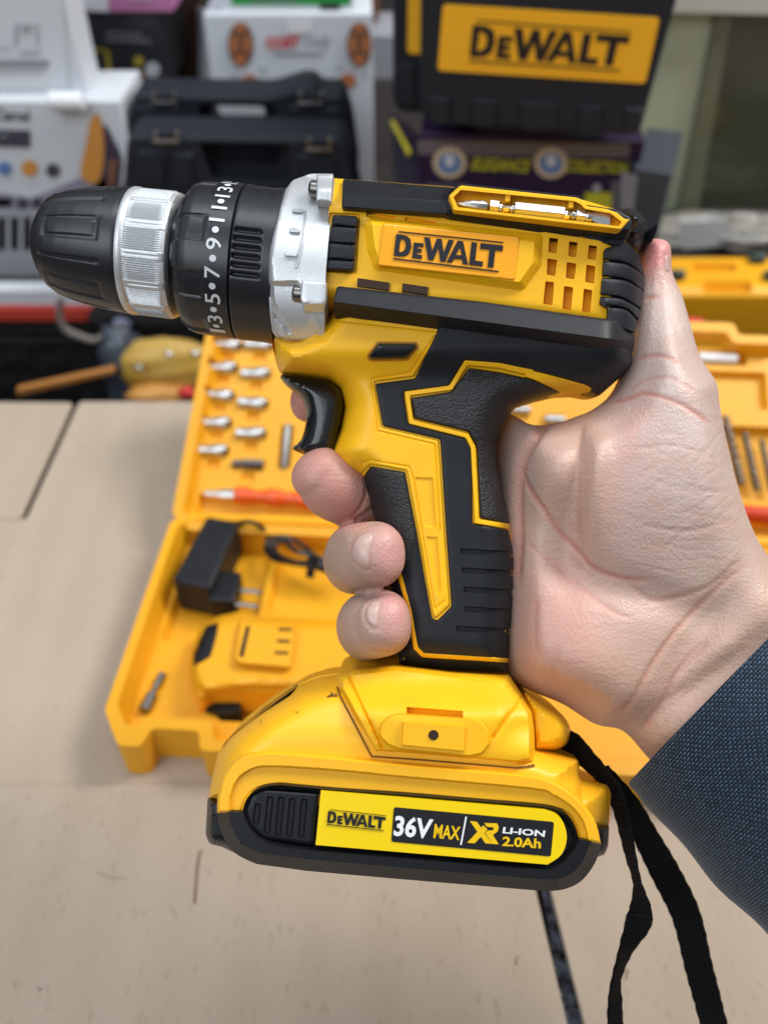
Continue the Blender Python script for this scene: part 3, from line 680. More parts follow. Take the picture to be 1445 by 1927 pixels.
# wrist strap -----------------------------------------------------------
def strap_m():
    m = m_strap; N = m.node_tree.nodes; L = m.node_tree.links; tc = N.new('ShaderNodeTexCoord')
    wv = N.new('ShaderNodeTexWave'); wv.bands_direction = 'Y'; wv.inputs['Scale'].default_value = 240; L.new(tc.outputs['UV'], wv.inputs['Vector'])
    w2 = N.new('ShaderNodeTexWave'); w2.bands_direction = 'X'; w2.inputs['Scale'].default_value = 260; L.new(tc.outputs['UV'], w2.inputs['Vector'])
    a = N.new('ShaderNodeMath'); a.operation = 'MULTIPLY'; L.new(wv.outputs[0], a.inputs[0]); L.new(w2.outputs[0], a.inputs[1])
    bp = N.new('ShaderNodeBump'); bp.inputs['Distance'].default_value = .0006; L.new(a.outputs[0], bp.inputs['Height']); L.new(bp.outputs[0], N['Principled BSDF'].inputs['Normal'])
    mr = N.new('ShaderNodeMix'); mr.data_type = 'RGBA'; L.new(a.outputs[0], mr.inputs['Factor']); mr.inputs['A'].default_value = (.003, .003, .003, 1); mr.inputs['B'].default_value = (.02, .02, .022, 1)
    L.new(mr.outputs['Result'], N['Principled BSDF'].inputs['Base Color'])
    return m
strap_m()
def ribbon(M, rows, th=.0011):             # rows: centre px, py, z, visible width px, full width px, twist sign
    rows = crv(rows, 8); n = len(rows); s0 = 0; rec = []
    for i, (x, y, z, w, W_, sg) in enumerate(rows):
        a = rows[max(i - 1, 0)]; b = rows[min(i + 1, n - 1)]; t = np.array([b[0] - a[0], b[1] - a[1]]); t /= np.hypot(*t)
        nx = np.array([t[1], -t[0]]); w = min(w, W_); dz = math.sqrt(max(W_ * W_ - w * w, 0)) / 2 * 1.8e-4 * sg
        jig = .8 * math.sin(i * 1.9)
        L_ = Vector(P(x - nx[0] * (w / 2 + jig), y - nx[1] * (w / 2 + jig), z - dz)); R_ = Vector(P(x + nx[0] * (w / 2 + jig), y + nx[1] * (w / 2 + jig), z + dz))
        nr = (R_ - L_).cross(Vector(P(b[0], b[1], b[2])) - Vector(P(a[0], a[1], a[2]))).normalized() * th / 2
        rec.append((L_ + nr, R_ + nr, R_ - nr, L_ - nr))
    vs = [v for r in rec for v in r]; fs = []
    for i in range(n - 1):
        for k in range(4): k2 = (k + 1) % 4; fs.append((i * 4 + k, i * 4 + k2, i * 4 + 4 + k2, i * 4 + 4 + k))
    fs += [(0, 1, 2, 3), tuple(4 * (n - 1) + k for k in (3, 2, 1, 0))]
    M.add(vs, fs)
M = MB()
ribbon(M, [(1045, 1385, -.034, 40, 50, 1), (1075, 1400, -.032, 40, 50, 1), (1100, 1425, -.03, 34, 50, 1), (1125, 1450, -.03, 28, 50, 1), (1150, 1483, -.03, 30, 50, 1), (1166, 1520, -.03, 24, 50, 1), (1185, 1605, -.03, 17, 50, 1), (1199, 1664, -.032, 13, 50, 1), (1204, 1715, -.034, 44, 50, 1), (1198, 1742, -.035, 49, 50, 1), (1178, 1785, -.036, 24, 50, -1), (1160, 1839, -.038, 14, 50, -1), (1157, 1880, -.04, 22, 50, -1), (1160, 1940, -.042, 28, 50, -1), (1190, 2010, -.045, 40, 50, -1), (1240, 2050, -.047, 48, 50, -1), (1310, 2030, -.05, 50, 50, -1), (1345, 1960, -.05, 50, 52, -1), (1335, 1900, -.05, 51, 52, -1), (1314, 1820, -.05, 52, 52, 1), (1290, 1722, -.05, 54, 54, 1), (1250, 1640, -.048, 54, 56, 1), (1215, 1575, -.042, 46, 56, 1), (1178, 1510, -.036, 40, 56, 1), (1130, 1450, -.034, 30, 50, 1)])
st = M.build('wrist_strap', m_strap, drill)
uvl = st.data.uv_layers.new(name='UVMap')
for lp in st.data.loops:
    i = lp.vertex_index; uvl.data[lp.index].uv = ((0 if i % 4 in (0, 3) else .009), (i // 4) * .0015)

# ================================================================== BIT in the holder
bitE = empty('screwdriver_bit', mat=HELD); tag(bitE, 'double ended bright steel bit clipped in the slot on top of the drill', 'screwdriver bit')
M = MB(); a = np.array([858, 382.]); b = np.array([1150, 413.]); zb_ = .0012
def bp(t, off=0): q = a + (b - a) * t; return Vector(P(q[0], q[1], zb_))
def hexr(t0, t1, r, seg=6): s = 1.74e-4; M.tube([bp(t0 - .002), bp(t0), bp(t1), bp(t1 + .002)], [r * s * .8, r * s, r * s, r * s * .8], seg)
s_ = 1.74e-4
M.tube([bp(0), bp(.03), bp(.10), bp(.17), bp(.20)], [1 * s_, 5 * s_, 9 * s_, 11 * s_, 9 * s_], 8)
hexr(.215, .27, 13); M.tube([bp(.27), bp(.29), bp(.31), bp(.34), bp(.36), bp(.375)], [8 * s_, 10 * s_, 7 * s_, 7 * s_, 10 * s_, 8 * s_], 20)
hexr(.375, .69, 14); M.tube([bp(.69), bp(.71), bp(.73), bp(.745), bp(.77)], [8 * s_, 10 * s_, 7 * s_, 10 * s_, 8 * s_], 20)
hexr(.77, .825, 13); M.tube([bp(.825), bp(.84), bp(.87)], [10 * s_, 12 * s_, 11 * s_], 20)
M.build('bit_body', m_chr, bitE, 25)
M = MB(); q0, q1 = bp(.86), bp(1.0)
bl = [P(1104, 396, .0018), P(1122, 398, .0022), P(1149, 401, .0022), P(1147, 423, .0022), P(1128, 422, .0022), P(1108, 412, .0018)]
M.prism(bl, (0, 0, 0), (0, 0, -.0012)); M.build('flat_blade', m_chr, bitE, 25)

# ================================================================== PERSON: left hand and forearm
PALM = crv([(1220, 452), (1242, 450), (1260, 463), (1264, 512), (1283, 560), (1297, 610), (1315, 672), (1345, 722), (1352, 770), (1371, 860), (1397, 955), (1430, 1028), (1480, 1085), (1560, 1150), (1660, 1260), (1640, 1440), (1500, 1560), (1360, 1560), (1262, 1474), (1222, 1430), (1172, 1376), (1118, 1362), (1060, 1326), (1012, 1306), (975, 1290), (900, 1262), (840, 1220), (810, 1100), (810, 960), (830, 860), (880, 810), (935, 782), (960, 778), (1000, 799), (1050, 795), (1085, 783), (1112, 772), (1150, 742), (1172, 700), (1182, 640), (1190, 580), (1200, 510), (1207, 475)], 8, True)
def g2(p, x, y, sx, sy=None, a=0):
    sy = sy or sx; c, s = math.cos(R(a)), math.sin(R(a)); u = (p[:, 0] - x) * c + (p[:, 1] - y) * s; v = -(p[:, 0] - x) * s + (p[:, 1] - y) * c
    return np.exp(-.5 * ((u / sx) ** 2 + (v / sy) ** 2))
def palm_c(p):
    x, y = p[:, 0], p[:, 1]
    z = np.full(len(p), -.030)
    z = z - .034 * ss((1010 - x) / 125)                       # passes behind the handle
    z = z - .004 * ss((640 - y) / 150)                        # thumb lies back
    return z
def palm_front(p):
    x, y = p[:, 0], p[:, 1]; d = sdf(p, PALM)
    th = ss((760 - y) / 230); Rr = 105 * (1 - th) + 42 * th; T = .0205 * (1 - th) + .0095 * th
    T = T + .003 * ss((x - 1250) / 150)
    f = np.sqrt(1 - (1 - np.clip(d / Rr, 0, 1)) ** 2)
    z = T * f
    w = np.clip(d / 60, 0, 1)
    z += 1.25 * w * (.0085 * g2(p, 1215, 905, 105, 140, 25) + .0080 * g2(p, 1085, 1240, 95, 85) - .0055 * g2(p, 1035, 1010, 38, 95, -32) - .0030 * g2(p, 1180, 1110, 110, 24, 18)
              + .0035 * g2(p, 1040, 880, 40, 70, 15) - .0030 * g2(p, 985, 905, 16, 110, 0) - .0026 * g2(p, 1068, 900, 14, 100, 4) + .0030 * g2(p, 1102, 900, 15, 110, 4)
              - .0035 * g2(p, 1250, 1260, 120, 26, -58) + .0020 * g2(p, 1320, 1210, 24, 110, 52) + .0014 * g2(p, 1275, 1350, 18, 110, 52) - .0016 * g2(p, 1298, 1275, 14, 120, 52)
              + .0022 * g2(p, 1225, 700, 60, 50))
    return z
def palm_mesh():
    M = MB(); store = {}
    def fz(p): f = palm_front(p); c = palm_c(p); store['c'] = c; store['f'] = f; return c + f
    # front
    o = hmesh('tmp', PALM, fz, None, None, grid=10, rings=(2, 6, 14, 28, 48), fmap=lambda x, y, z: (x, y, z), mb=M)
    nv = len(M.v); v = np.array(M.v); c = palm_c(v[:, :2]); f = v[:, 2] - c
    d = sdf(v[:, :2], PALM); th = ss((760 - v[:, 1]) / 230); Rr = 105 * (1 - th) + 42 * th
    bk = c - (.0205 * (1 - th) + .0095 * th) * np.sqrt(1 - (1 - np.clip(d / Rr, 0, 1)) ** 2)
    # metric positions: sections are laid out at the depth of their own middle
    s = (D0 - (c + .5 * f)) / FPX
    X = (v[:, 0] - CX) * s; Y = -(v[:, 1] - CY) * s
    front = np.stack([X, Y, v[:, 2]], 1); back = np.stack([X, Y, bk], 1)
    fs = list(M.f); cnt = {}
    for q in fs:
        for i in range(len(q)):
            e = (q[i], q[(i + 1) % len(q)]); cnt.setdefault((min(e), max(e)), []).append(e)
    bd = [e[0] for e in cnt.values() if len(e) == 1]
    allf = fs + [tuple(nv + i for i in reversed(q)) for q in fs] + [(b, a, nv + a, nv + b) for a, b in bd]
    return np.concatenate([front, back]), allf
M = MB(); v, f = palm_mesh(); M.add(v, f)
pxr = D0 / FPX
fingers = {
 'index': ([(900, 860, -.066), (800, 815, -.064), (700, 785, -.056), (630, 765, -.049), (580, 752, -.045)], [56, 54, 50, 47, 42]),
 'middle': ([(880, 960, -.066), (800, 958, -.063), (735, 950, -.054), (690, 942, -.042), (655, 929, -.031), (620, 908, -.024), (596, 890, -.021)], [58, 58, 60, 59, 62, 64, 53]),
 'ring': ([(880, 1060, -.066), (800, 1062, -.068), (720, 1062, -.066), (672, 1058, -.052), (672, 1050, -.034), (682, 1047, -.018), (700, 1044, -.008), (710, 1043, -.003)], [58, 58, 59, 60, 63, 65, 65, 57]),
 'little': ([(880, 1170, -.066), (800, 1180, -.066), (740, 1185, -.062), (700, 1186, -.048), (694, 1180, -.032), (702, 1176, -.018), (715, 1173, -.009), (722, 1172, -.005)], [54, 55, 56, 58, 62, 65, 64, 55])}
for nm, (pts, rad) in fingers.items():
    rows = crv([(x, y, z * 1e4, r) for (x, y, z), r in zip(pts, rad)], 7)
    pp = [Vector(P(r[0], r[1], r[2] * 1e-4)) for r in rows]; rr = [r[3] * (D0 - r[2] * 1e-4) / FPX for r in rows]
    d = (pp[-1] - pp[-3]).normalized(); e = pp[-1]; rl = rr[-1]      # round the tip
    for k in range(1, 8): a = k / 7 * math.pi / 2; pp.append(e + d * rl * .78 * math.sin(a)); rr.append(max(rl * math.cos(a), rl * .03))
    M.tube(pp, rr, 28)
body = M.build('person', m_skin, None, smooth=False)
def apply_mod(o, fn):
    fn(o); bpy.context.view_layer.update(); dg = bpy.context.evaluated_depsgraph_get(); me = bpy.data.meshes.new_from_object(o.evaluated_get(dg))
    o.modifiers.clear(); old = o.data; o.data = me; bpy.data.meshes.remove(old)
def m1(o):
    m = o.modifiers.new('r', 'REMESH'); m.mode = 'VOXEL'; m.voxel_size = .00072
    s = o.modifiers.new('s', 'SMOOTH'); s.factor = .5; s.iterations = 5
apply_mod(body, m1); body.name = 'person'; me = body.data
co = np.empty(len(me.vertices) * 3); me.vertices.foreach_get('co', co); co = co.reshape(-1, 3)
nr = np.empty(len(me.vertices) * 3); me.vertices.foreach_get('normal', nr); nr = nr.reshape(-1, 3)
s = (D0 - co[:, 2]) / FPX; pix = np.stack([co[:, 0] / s + CX, -co[:, 1] / s + CY], 1); front = np.clip(nr[:, 2] * 2.5, 0, 1)
creases = [ # polyline, width, depth (m), redness
 (crv([(977, 884), (992, 915), (1015, 950), (1054, 1003), (1092, 1046), (1115, 1069), (1150, 1084), (1188, 1092), (1226, 1092)], 8), 5, .0013, .8),
 (crv([(1184, 1095), (1226, 1130), (1284, 1122), (1342, 1099), (1399, 1046)], 8), 6, .0008, .3),
 (crv([(984, 1015), (1015, 1042), (1054, 1072), (1100, 1111), (1150, 1149), (1192, 1165)], 8), 5, .0006, .4),
 (crv([(1165, 1345), (1192, 1314), (1226, 1253), (1269, 1192), (1322, 1134), (1399, 1065)], 8), 6, .0011, .5),
 (crv([(1199, 1383), (1246, 1322), (1284, 1253), (1334, 1200)], 8), 7, .0010, .4),
 (crv([(1200, 566), (1225, 559), (1250, 557)], 8), 4, .0006, 1.0), (crv([(1190, 680), (1215, 671), (1242, 669), (1289, 681)], 8), 4, .0007, .9),
 (crv([(1140, 758), (1180, 750), (1209, 740), (1245, 747), (1289, 765), (1343, 800)], 8), 4, .0008, 1.0),
 (crv([(1170, 745), (1210, 718), (1260, 712), (1320, 745)], 8), 4, .0004, .4),
 (crv([(1040, 775), (1015, 811), (985, 860), (974, 920), (975, 1010), (968, 1100)], 8), 9, .0028, .7), (crv([(1096, 790), (1088, 850), (1083, 930), (1084, 1026)], 8), 7, .0009, .2),
 (crv([(655, 990), (690, 968), (712, 945), (716, 915)], 8), 5, .0012, .5), (crv([(658, 975), (676, 962), (688, 935), (688, 905)], 6), 4, .0013, .6),
 (crv([(1180, 850), (1260, 838), (1350, 862)], 8), 3, .0003, .1), (crv([(1200, 985), (1290, 1000), (1390, 975)], 8), 4, .0004, .1), (crv([(1220, 900), (1300, 925), (1385, 920)], 8), 4, .0003, .1),
 (crv([(1050, 1290), (1045, 1250), (1052, 1200)], 8), 6, .0006, .3), (crv([(1010, 1240), (1005, 1180), (1010, 1120)], 8), 6, .0005, .3)]
nails_ = {'ring': crv([(702, 1001), (684, 1003), (667, 1016), (661, 1036), (664, 1052), (678, 1066), (694, 1070), (695, 1040), (700, 1018)], 6, True), 'little': crv([(715, 1129), (700, 1131), (689, 1146), (688, 1164), (697, 1178), (711, 1182), (711, 1158)], 6, True)}
for q in nails_.values(): q = rnd(q, 1, 1); q = [tuple(np.mean(q, 0) + (np.array(w) - np.mean(q, 0)) * 1.07) for w in q]; creases.append((q + q[:1], 2.6, .0007, .45))
for x0, y0, x1, y1, x2, y2 in ((652, 1002, 640, 1035, 646, 1080), (642, 1000, 633, 1040, 640, 1075), (682, 1130, 671, 1160, 678, 1200), (674, 1130, 664, 1165, 672, 1200), (585, 935, 618, 962, 660, 980), (640, 870, 668, 900, 680, 935)): creases.append((crv([(x0, y0), (x1, y1), (x2, y2)], 5), 3, .0003, .2))
for i in range(26):
    x0 = rng.uniform(1180, 1380); y0 = rng.uniform(860, 1060); L_ = rng.uniform(50, 130); a_ = R(rng.uniform(-52, -30)); creases.append((crv([(x0, y0), (x0 + L_ * .5 * math.cos(a_), y0 + L_ * .5 * math.sin(a_) + rng.uniform(-5, 5)), (x0 + L_ * math.cos(a_), y0 + L_ * math.sin(a_))], 10), 2.6, .0002, .12))
for i in range(16):
    x0 = rng.uniform(1190, 1330); y0 = rng.uniform(760, 1080); L_ = rng.uniform(50, 120); a_ = R(rng.uniform(0, 18)); creases.append((crv([(x0, y0), (x0 + L_ * .5, y0 + L_ * .5 * math.sin(a_) + rng.uniform(-4, 4)), (x0 + L_ * math.cos(a_), y0 + L_ * math.sin(a_))], 10), 2.6, .0002, .15))
for i in range(12):
    x0 = rng.uniform(1200, 1330); y0 = rng.uniform(1180, 1400); L_ = rng.uniform(40, 110); a_ = R(rng.uniform(-60, -40)); creases.append((crv([(x0, y0), (x0 + L_ * math.cos(a_), y0 + L_ * math.sin(a_))], 10), 3.5, .00035, .1))
tone = np.tile(np.array([.49, .350, .285]), (len(co), 1)); red = np.array([.66, .29, .25]); disp = np.zeros(len(co)); redk = np.zeros(len(co))
for l, w, dep, rk in creases:
    l = np.array(l); bb = (pix[:, 0] > l[:, 0].min() - 25) & (pix[:, 0] < l[:, 0].max() + 25) & (pix[:, 1] > l[:, 1].min() - 25) & (pix[:, 1] < l[:, 1].max() + 25)
    idx = np.where(bb)[0]
    if not len(idx): continue
    d = dline(pix[idx], l); n_ = len(l); ends = np.minimum(np.hypot(*(pix[idx] - l[0]).T), np.hypot(*(pix[idx] - l[-1]).T)); fade = np.clip(ends / 22, .15, 1)
    k = np.exp(-(d / w) ** 2) * fade * front[idx]; disp[idx] += dep * .62 * k; redk[idx] = np.maximum(redk[idx], rk * np.exp(-(d / (w * 1.1)) ** 2) * fade)
for cx_, cy_, rr_, ph_, am_ in ((693, 1048, 72, 40, .00045), (713, 1178, 66, 38, .00035), (612, 908, 74, 10, .0003)):
    dx_ = pix[:, 0] - cx_; dy_ = pix[:, 1] - cy_; rad_ = np.hypot(dx_, dy_); k = np.exp(-np.clip((rad_ - rr_) / 14, 0, 9) ** 2) * np.clip(rad_ / rr_, 0, 1) ** 2 * (co[:, 2] > -.05)
    disp -= am_ * k * np.cos(4 * (np.arctan2(dy_, dx_) - R(ph_)))
co -= nr * disp[:, None]; me.vertices.foreach_set('co', co.ravel())
def blend(k, c):
    global tone
    tone = tone * (1 - k[:, None]) + np.array(c) * k[:, None]
pnk = (.56, .29, .25); pal = (.58, .47, .43); yl = (.53, .36, .26)
blend(.55 * g2(pix, 1170, 880, 70, 110), pnk); blend(.75 * g2(pix, 1060, 1180, 60, 90), (.60, .28, .235)); blend(.9 * g2(pix, 1290, 870, 95, 160), pal); blend(.9 * g2(pix, 1245, 650, 60, 110), pal); blend(.5 * g2(pix, 1350, 1080, 60, 60), (.52, .40, .33)); blend(.35 * g2(pix, 1260, 1010, 60, 40), (.45, .33, .30)); blend(.35 * g2(pix, 1190, 820, 18, 60, 20), (.62, .28, .26)); blend(.4 * g2(pix, 1040, 900, 20, 70), (.55, .38, .30))
blend(.9 * g2(pix, 1225, 475, 34, 34), (.74, .26, .26)); blend(.6 * g2(pix, 1110, 900, 22, 110), yl); blend(.6 * g2(pix, 1090, 1290, 90, 40), (.60, .33, .22)); blend(.6 * g2(pix, 1330, 1240, 70, 150, 45), (.64, .43, .32))
blend(.85 * np.clip(ss((705 - pix[:, 0]) / 20) * ss((1010 - pix[:, 1]) / 20), 0, 1), (.66, .31, .26)); blend(.8 * g2(pix, 735, 1040, 26, 50), (.76, .34, .34)); blend(.8 * g2(pix, 742, 1160, 24, 42), (.76, .32, .32))
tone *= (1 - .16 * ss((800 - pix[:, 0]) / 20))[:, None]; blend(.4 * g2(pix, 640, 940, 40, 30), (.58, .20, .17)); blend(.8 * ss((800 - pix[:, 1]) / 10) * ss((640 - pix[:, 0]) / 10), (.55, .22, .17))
blend(np.clip(redk, 0, 1) * .75, (.56, .19, .15))
blend(.12 * (.5 + .5 * np.sin(pix[:, 0] * .09 + np.sin(pix[:, 1] * .05) * 2) * np.sin(pix[:, 1] * .07 + 1)), pnk)
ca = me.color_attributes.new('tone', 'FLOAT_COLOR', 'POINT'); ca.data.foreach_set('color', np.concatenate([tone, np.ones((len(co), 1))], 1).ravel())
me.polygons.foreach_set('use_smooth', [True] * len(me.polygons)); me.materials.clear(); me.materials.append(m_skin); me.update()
body.matrix_world = HELD
tag(body, 'left hand wrapped around the drill handle, forearm in a dark blue woven sleeve', 'person')
# fingernails laid on the real finger surface
bvh = BVHTree.FromPolygons([tuple(c) for c in co], [tuple(p.vertices) for p in me.polygons])
def surf(px, py):
    d = Vector((px - CX, -(py - CY), -FPX)).normalized(); h = bvh.ray_cast(Vector((0, 0, D0)), d)
    return h
def nail(out, lift=.00022, ctr=None):
    M = MB(); c = np.mean(out, 0); rings = [.15, .35, .55, .75, .88, .96, 1.0]; n = len(out); vs = []; 
    for k in rings:
        for q in out:
            p = c + (np.array(q) - c) * k; loc, nn, i_, d_ = surf(*p)
            if loc is None: loc, nn = Vector(P(p[0], p[1], -.02)), Vector((0, 0, 1))
            vs.append(loc + nn * (lift * (1.25 - .9 * k ** 6) if k < 1 else -.0003))
    fs = []
    for i in range(len(rings) - 1):
        for k in range(n): k2 = (k + 1) % n; fs.append((i * n + k, i * n + k2, (i + 1) * n + k2, (i + 1) * n + k))
    fs.append(tuple(range(n)))
    M.add(vs, fs); o = M.build('fingernail', m_nail, body, 60)
    s_ = o.modifiers.new('s', 'SMOOTH'); s_.factor = .5; s_.iterations = 3
nail(crv([(702, 1001), (684, 1003), (667, 1016), (661, 1036), (664, 1052), (678, 1066), (694, 1070), (695, 1040), (700, 1018)], 6, True))
nail(crv([(715, 1129), (700, 1131), (689, 1146), (688, 1164), (697, 1178), (711, 1182), (711, 1158)], 6, True))
nail(crv([(1258, 478), (1252, 479), (1250, 495), (1252, 513), (1259, 512)], 5, True), .0003)

# sleeve
def sleeve_mat():
    m = bpy.data.materials.new('blue_woven_cloth'); m.use_nodes = True; N = m.node_tree.nodes; L = m.node_tree.links; b = N['Principled BSDF']
    tc = N.new('ShaderNodeTexCoord'); mp = N.new('ShaderNodeMapping'); mp.inputs['Rotation'].default_value = (0, 0, R(0)); L.new(tc.outputs['UV'], mp.inputs['Vector'])
    nz = N.new('ShaderNodeTexNoise'); nz.inputs['Scale'].default_value = 160; L.new(tc.outputs['UV'], nz.inputs['Vector'])
    def brick(rot, s):
        mp = N.new('ShaderNodeMapping'); mp.inputs['Rotation'].default_value = (0, 0, R(rot)); L.new(tc.outputs['UV'], mp.inputs['Vector'])
        va = N.new('ShaderNodeVectorMath'); va.operation = 'MULTIPLY_ADD'; L.new(nz.outputs['Color'], va.inputs[0]); va.inputs[1].default_value = (.0005, .0005, 0); L.new(mp.outputs[0], va.inputs[2])
        k = N.new('ShaderNodeTexBrick'); k.inputs['Scale'].default_value = 1; k.inputs['Brick Width'].default_value = .0019; k.inputs['Row Height'].default_value = .00095; k.inputs['Mortar Size'].default_value = .00034; k.inputs['Mortar Smooth'].default_value = .4
        k.inputs['Color1'].default_value = (1, 1, 1, 1); k.inputs['Color2'].default_value = (.55, .55, .55, 1); k.inputs['Mortar'].default_value = (0, 0, 0, 1)
        L.new(va.outputs[0], k.inputs['Vector']); return k
    k1 = brick(2, 1); k2 = brick(92, 1)
    m0 = N.new('ShaderNodeMath'); m0.operation = 'MULTIPLY_ADD'; L.new(k2.outputs[0], m0.inputs[0]); m0.inputs[1].default_value = .62; m0.inputs[2].default_value = .38
    mu = N.new('ShaderNodeMath'); mu.operation = 'MULTIPLY'; L.new(k1.outputs[0], mu.inputs[0]); L.new(m0.outputs[0], mu.inputs[1])
    rp = N.new('ShaderNodeValToRGB'); rp.color_ramp.elements[0].color = (.006, .008, .014, 1); rp.color_ramp.elements[1].color = (.075, .22, .40, 1); rp.color_ramp.elements[0].position = .12; rp.color_ramp.elements[1].position = .8
    L.new(mu.outputs[0], rp.inputs[0]); L.new(rp.outputs[0], b.inputs['Base Color'])
    bp_ = N.new('ShaderNodeBump'); bp_.inputs['Distance'].default_value = .0004; L.new(mu.outputs[0], bp_.inputs['Height']); L.new(bp_.outputs[0], b.inputs['Normal'])
    b.inputs['Roughness'].default_value = .75; b.inputs['Sheen Weight'].default_value = .25; b.inputs['Specular IOR Level'].default_value = .2
    return m
aS = R(24); dimg = Vector((.715, -.70, 0)); axS = (dimg * math.cos(aS) + zz * math.sin(aS)).normalized(); e1 = dimg.cross(zz).normalized(); e2 = axS.cross(e1).normalized()
if e2.z < 0: e2 = -e2
CS = Vector(P(1352, 1300, -.030)); RS = .0475
M = MB(); SEG = 128; prof = [(.03, RS - .003), (.004, RS - .0016), (.0006, RS - .0012), (0, RS - .0005), (.0008, RS), (.004, RS + .0002)] + [(.004 + .004 * k, RS + .0002 + .0006 * math.sin(k * .8) + .00022 * k) for k in range(1, 36)]
vs = []; uvs = []
for t, r in prof:
    for k in range(SEG):
        a = 2 * math.pi * k / SEG; fold = 1 + .012 * math.sin(3 * a + t * 60) * min(1, t / .03) + .006 * math.sin(5 * a - t * 110)
        ct = CS + axS * t + (e1 * math.cos(a) * 1.0 + e2 * math.sin(a) * .82) * r * fold; vs.append(ct); uvs.append((r * a * .93, t))
fs = [(i * SEG + k, i * SEG + (k + 1) % SEG, (i + 1) * SEG + (k + 1) % SEG, (i + 1) * SEG + k) for i in range(len(prof) - 1) for k in range(SEG)]
M.add(vs, fs); sl_ = M.build('sleeve', sleeve_mat(), body, 60); uvl = sl_.data.uv_layers.new(name='UVMap')
for pl in sl_.data.polygons:
    ks = [sl_.data.loops[l].vertex_index % SEG for l in pl.loop_indices]
    for l in pl.loop_indices:
        vi = sl_.data.loops[l].vertex_index; u, vv = uvs[vi]
        if max(ks) - min(ks) > SEG // 2 and vi % SEG == 0: u += 2 * math.pi * RS * .93
        uvl.data[l].uv = (u, vv)

# ================================================================== SURFACE
def card_mat():
    m = mat('cardboard', (.45, .365, .285), .85, var=(9, .6, (.39, .315, .24)), spec=.2); N = m.node_tree.nodes; L = m.node_tree.links; b = N['Principled BSDF']; tc = N.new('ShaderNodeTexCoord')
    base = b.inputs['Base Color'].links[0].from_socket
    # fibres and flecks
    mp = N.new('ShaderNodeMapping'); mp.inputs['Scale'].default_value = (1, .35, 1); mp.inputs['Rotation'].default_value = (0, 0, .5); L.new(tc.outputs['Object'], mp.inputs['Vector'])
    n = N.new('ShaderNodeTexNoise'); n.inputs['Scale'].default_value = 380; n.inputs['Detail'].default_value = 4; L.new(mp.outputs[0], n.inputs['Vector'])
    r = N.new('ShaderNodeValToRGB'); r.color_ramp.elements[0].position = .24; r.color_ramp.elements[1].position = .40; r.color_ramp.elements[0].color = (.80, .78, .76, 1); r.color_ramp.elements[1].color = (1, 1, 1, 1)
    L.new(n.outputs[0], r.inputs[0])
    # faint flute lines
    wv = N.new('ShaderNodeTexWave'); wv.bands_direction = 'X'; wv.inputs['Scale'].default_value = 9; wv.inputs['Distortion'].default_value = 3.5; wv.inputs['Detail'].default_value = 4; wv.inputs['Detail Scale'].default_value = .6; L.new(tc.outputs['Object'], wv.inputs['Vector'])
    r2 = N.new('ShaderNodeValToRGB'); r2.color_ramp.elements[0].color = (.965, .96, .955, 1); L.new(wv.outputs[0], r2.inputs[0])
    a = N.new('ShaderNodeMix'); a.data_type = 'RGBA'; a.blend_type = 'MULTIPLY'; a.inputs['Factor'].default_value = 1; L.new(base, a.inputs['A']); L.new(r.outputs[0], a.inputs['B'])
    c = N.new('ShaderNodeMix'); c.data_type = 'RGBA'; c.blend_type = 'MULTIPLY'; c.inputs['Factor'].default_value = 1; L.new(a.outputs['Result'], c.inputs['A']); L.new(r2.outputs[0], c.inputs['B'])
    L.new(c.outputs['Result'], b.inputs['Base Color'])
    bp_ = N.new('ShaderNodeBump'); bp_.inputs['Distance'].default_value = .00025; L.new(n.outputs[0], bp_.inputs['Height']); L.new(bp_.outputs[0], b.inputs['Normal'])
    return m
m_card = card_mat()
m_dark = mat('black_cloth', (.012, .011, .012), .8, bump=(60, .01, 'noise'), spec=.2)
M = MB(); M.box((0, .27, -.035), (3.0, .66, .04)); tag(M.build('table_top', mat('dark_table_board', (.02, .02, .023), .35, var=(30, .6, (.09, .1, .12)))), kind='structure')
M = MB(); M.box((0, 1.3, -.34), (6, 6, .02)); tag(M.build('floor', mat('floor_concrete', (.05, .045, .04), .8, var=(6, .5, (.03, .03, .03)))), kind='structure')
M = MB(); M.box((0, 2.6, .6), (6, .04, 2.2)); tag(M.build('wall', mat('back_wall_paint', (.10, .07, .055), .8)), kind='structure')
def sheet(label, poly, z, th=.004):
    M = MB(); poly = rnd(poly, .004, 2); M.prism([(x, y, z) for x, y in poly], (0, 0, 0), (0, 0, -th)); o = M.build('cardboard_sheet', m_card, bevel=.0008)
    return tag(o, label, 'cardboard sheet', 'flattened cardboard sheets covering the table')
g = lambda x, y: G(x, y)[:2]
sA = [g(45, 975), g(145, 755), (-.9, .607), (-.9, .459)]
sheet('cardboard sheet at the far left, cut along a slanting dark seam', [(-.9, .459), g(38, 977), g(138, 757), (-.9, .612)], .0)
sheet('wide cardboard sheet lying under the open yellow tool case', [g(50, 975), g(150, 755), (.9, .607), (.9, .238), g(-60, 1478), (-.9, .2425), (-.9, .4588), g(37, 978)], .0)
sheet('nearest cardboard sheet under the drill, left of the black gap, edge curling at the front', [(-.9, .2419), g(700, 1477), g(965, 1480), g(1008, 1680), g(1066, 1927), (.096, -.2), (-.9, -.2)], .0015)
sheet('cardboard sheet right of the black gap, under the hanging strap', [g(995, 1480), (.9, .236), (.9, -.2), (.114, -.2), g(1097, 1927), g(1035, 1680)], .0025)
M = MB(); M.prism([G(990, 1500, -.006), G(1015, 1500, -.006), G(1100, 1935, -.006), G(1062, 1935, -.006)], (0, 0, 0), (0, 0, -.004))
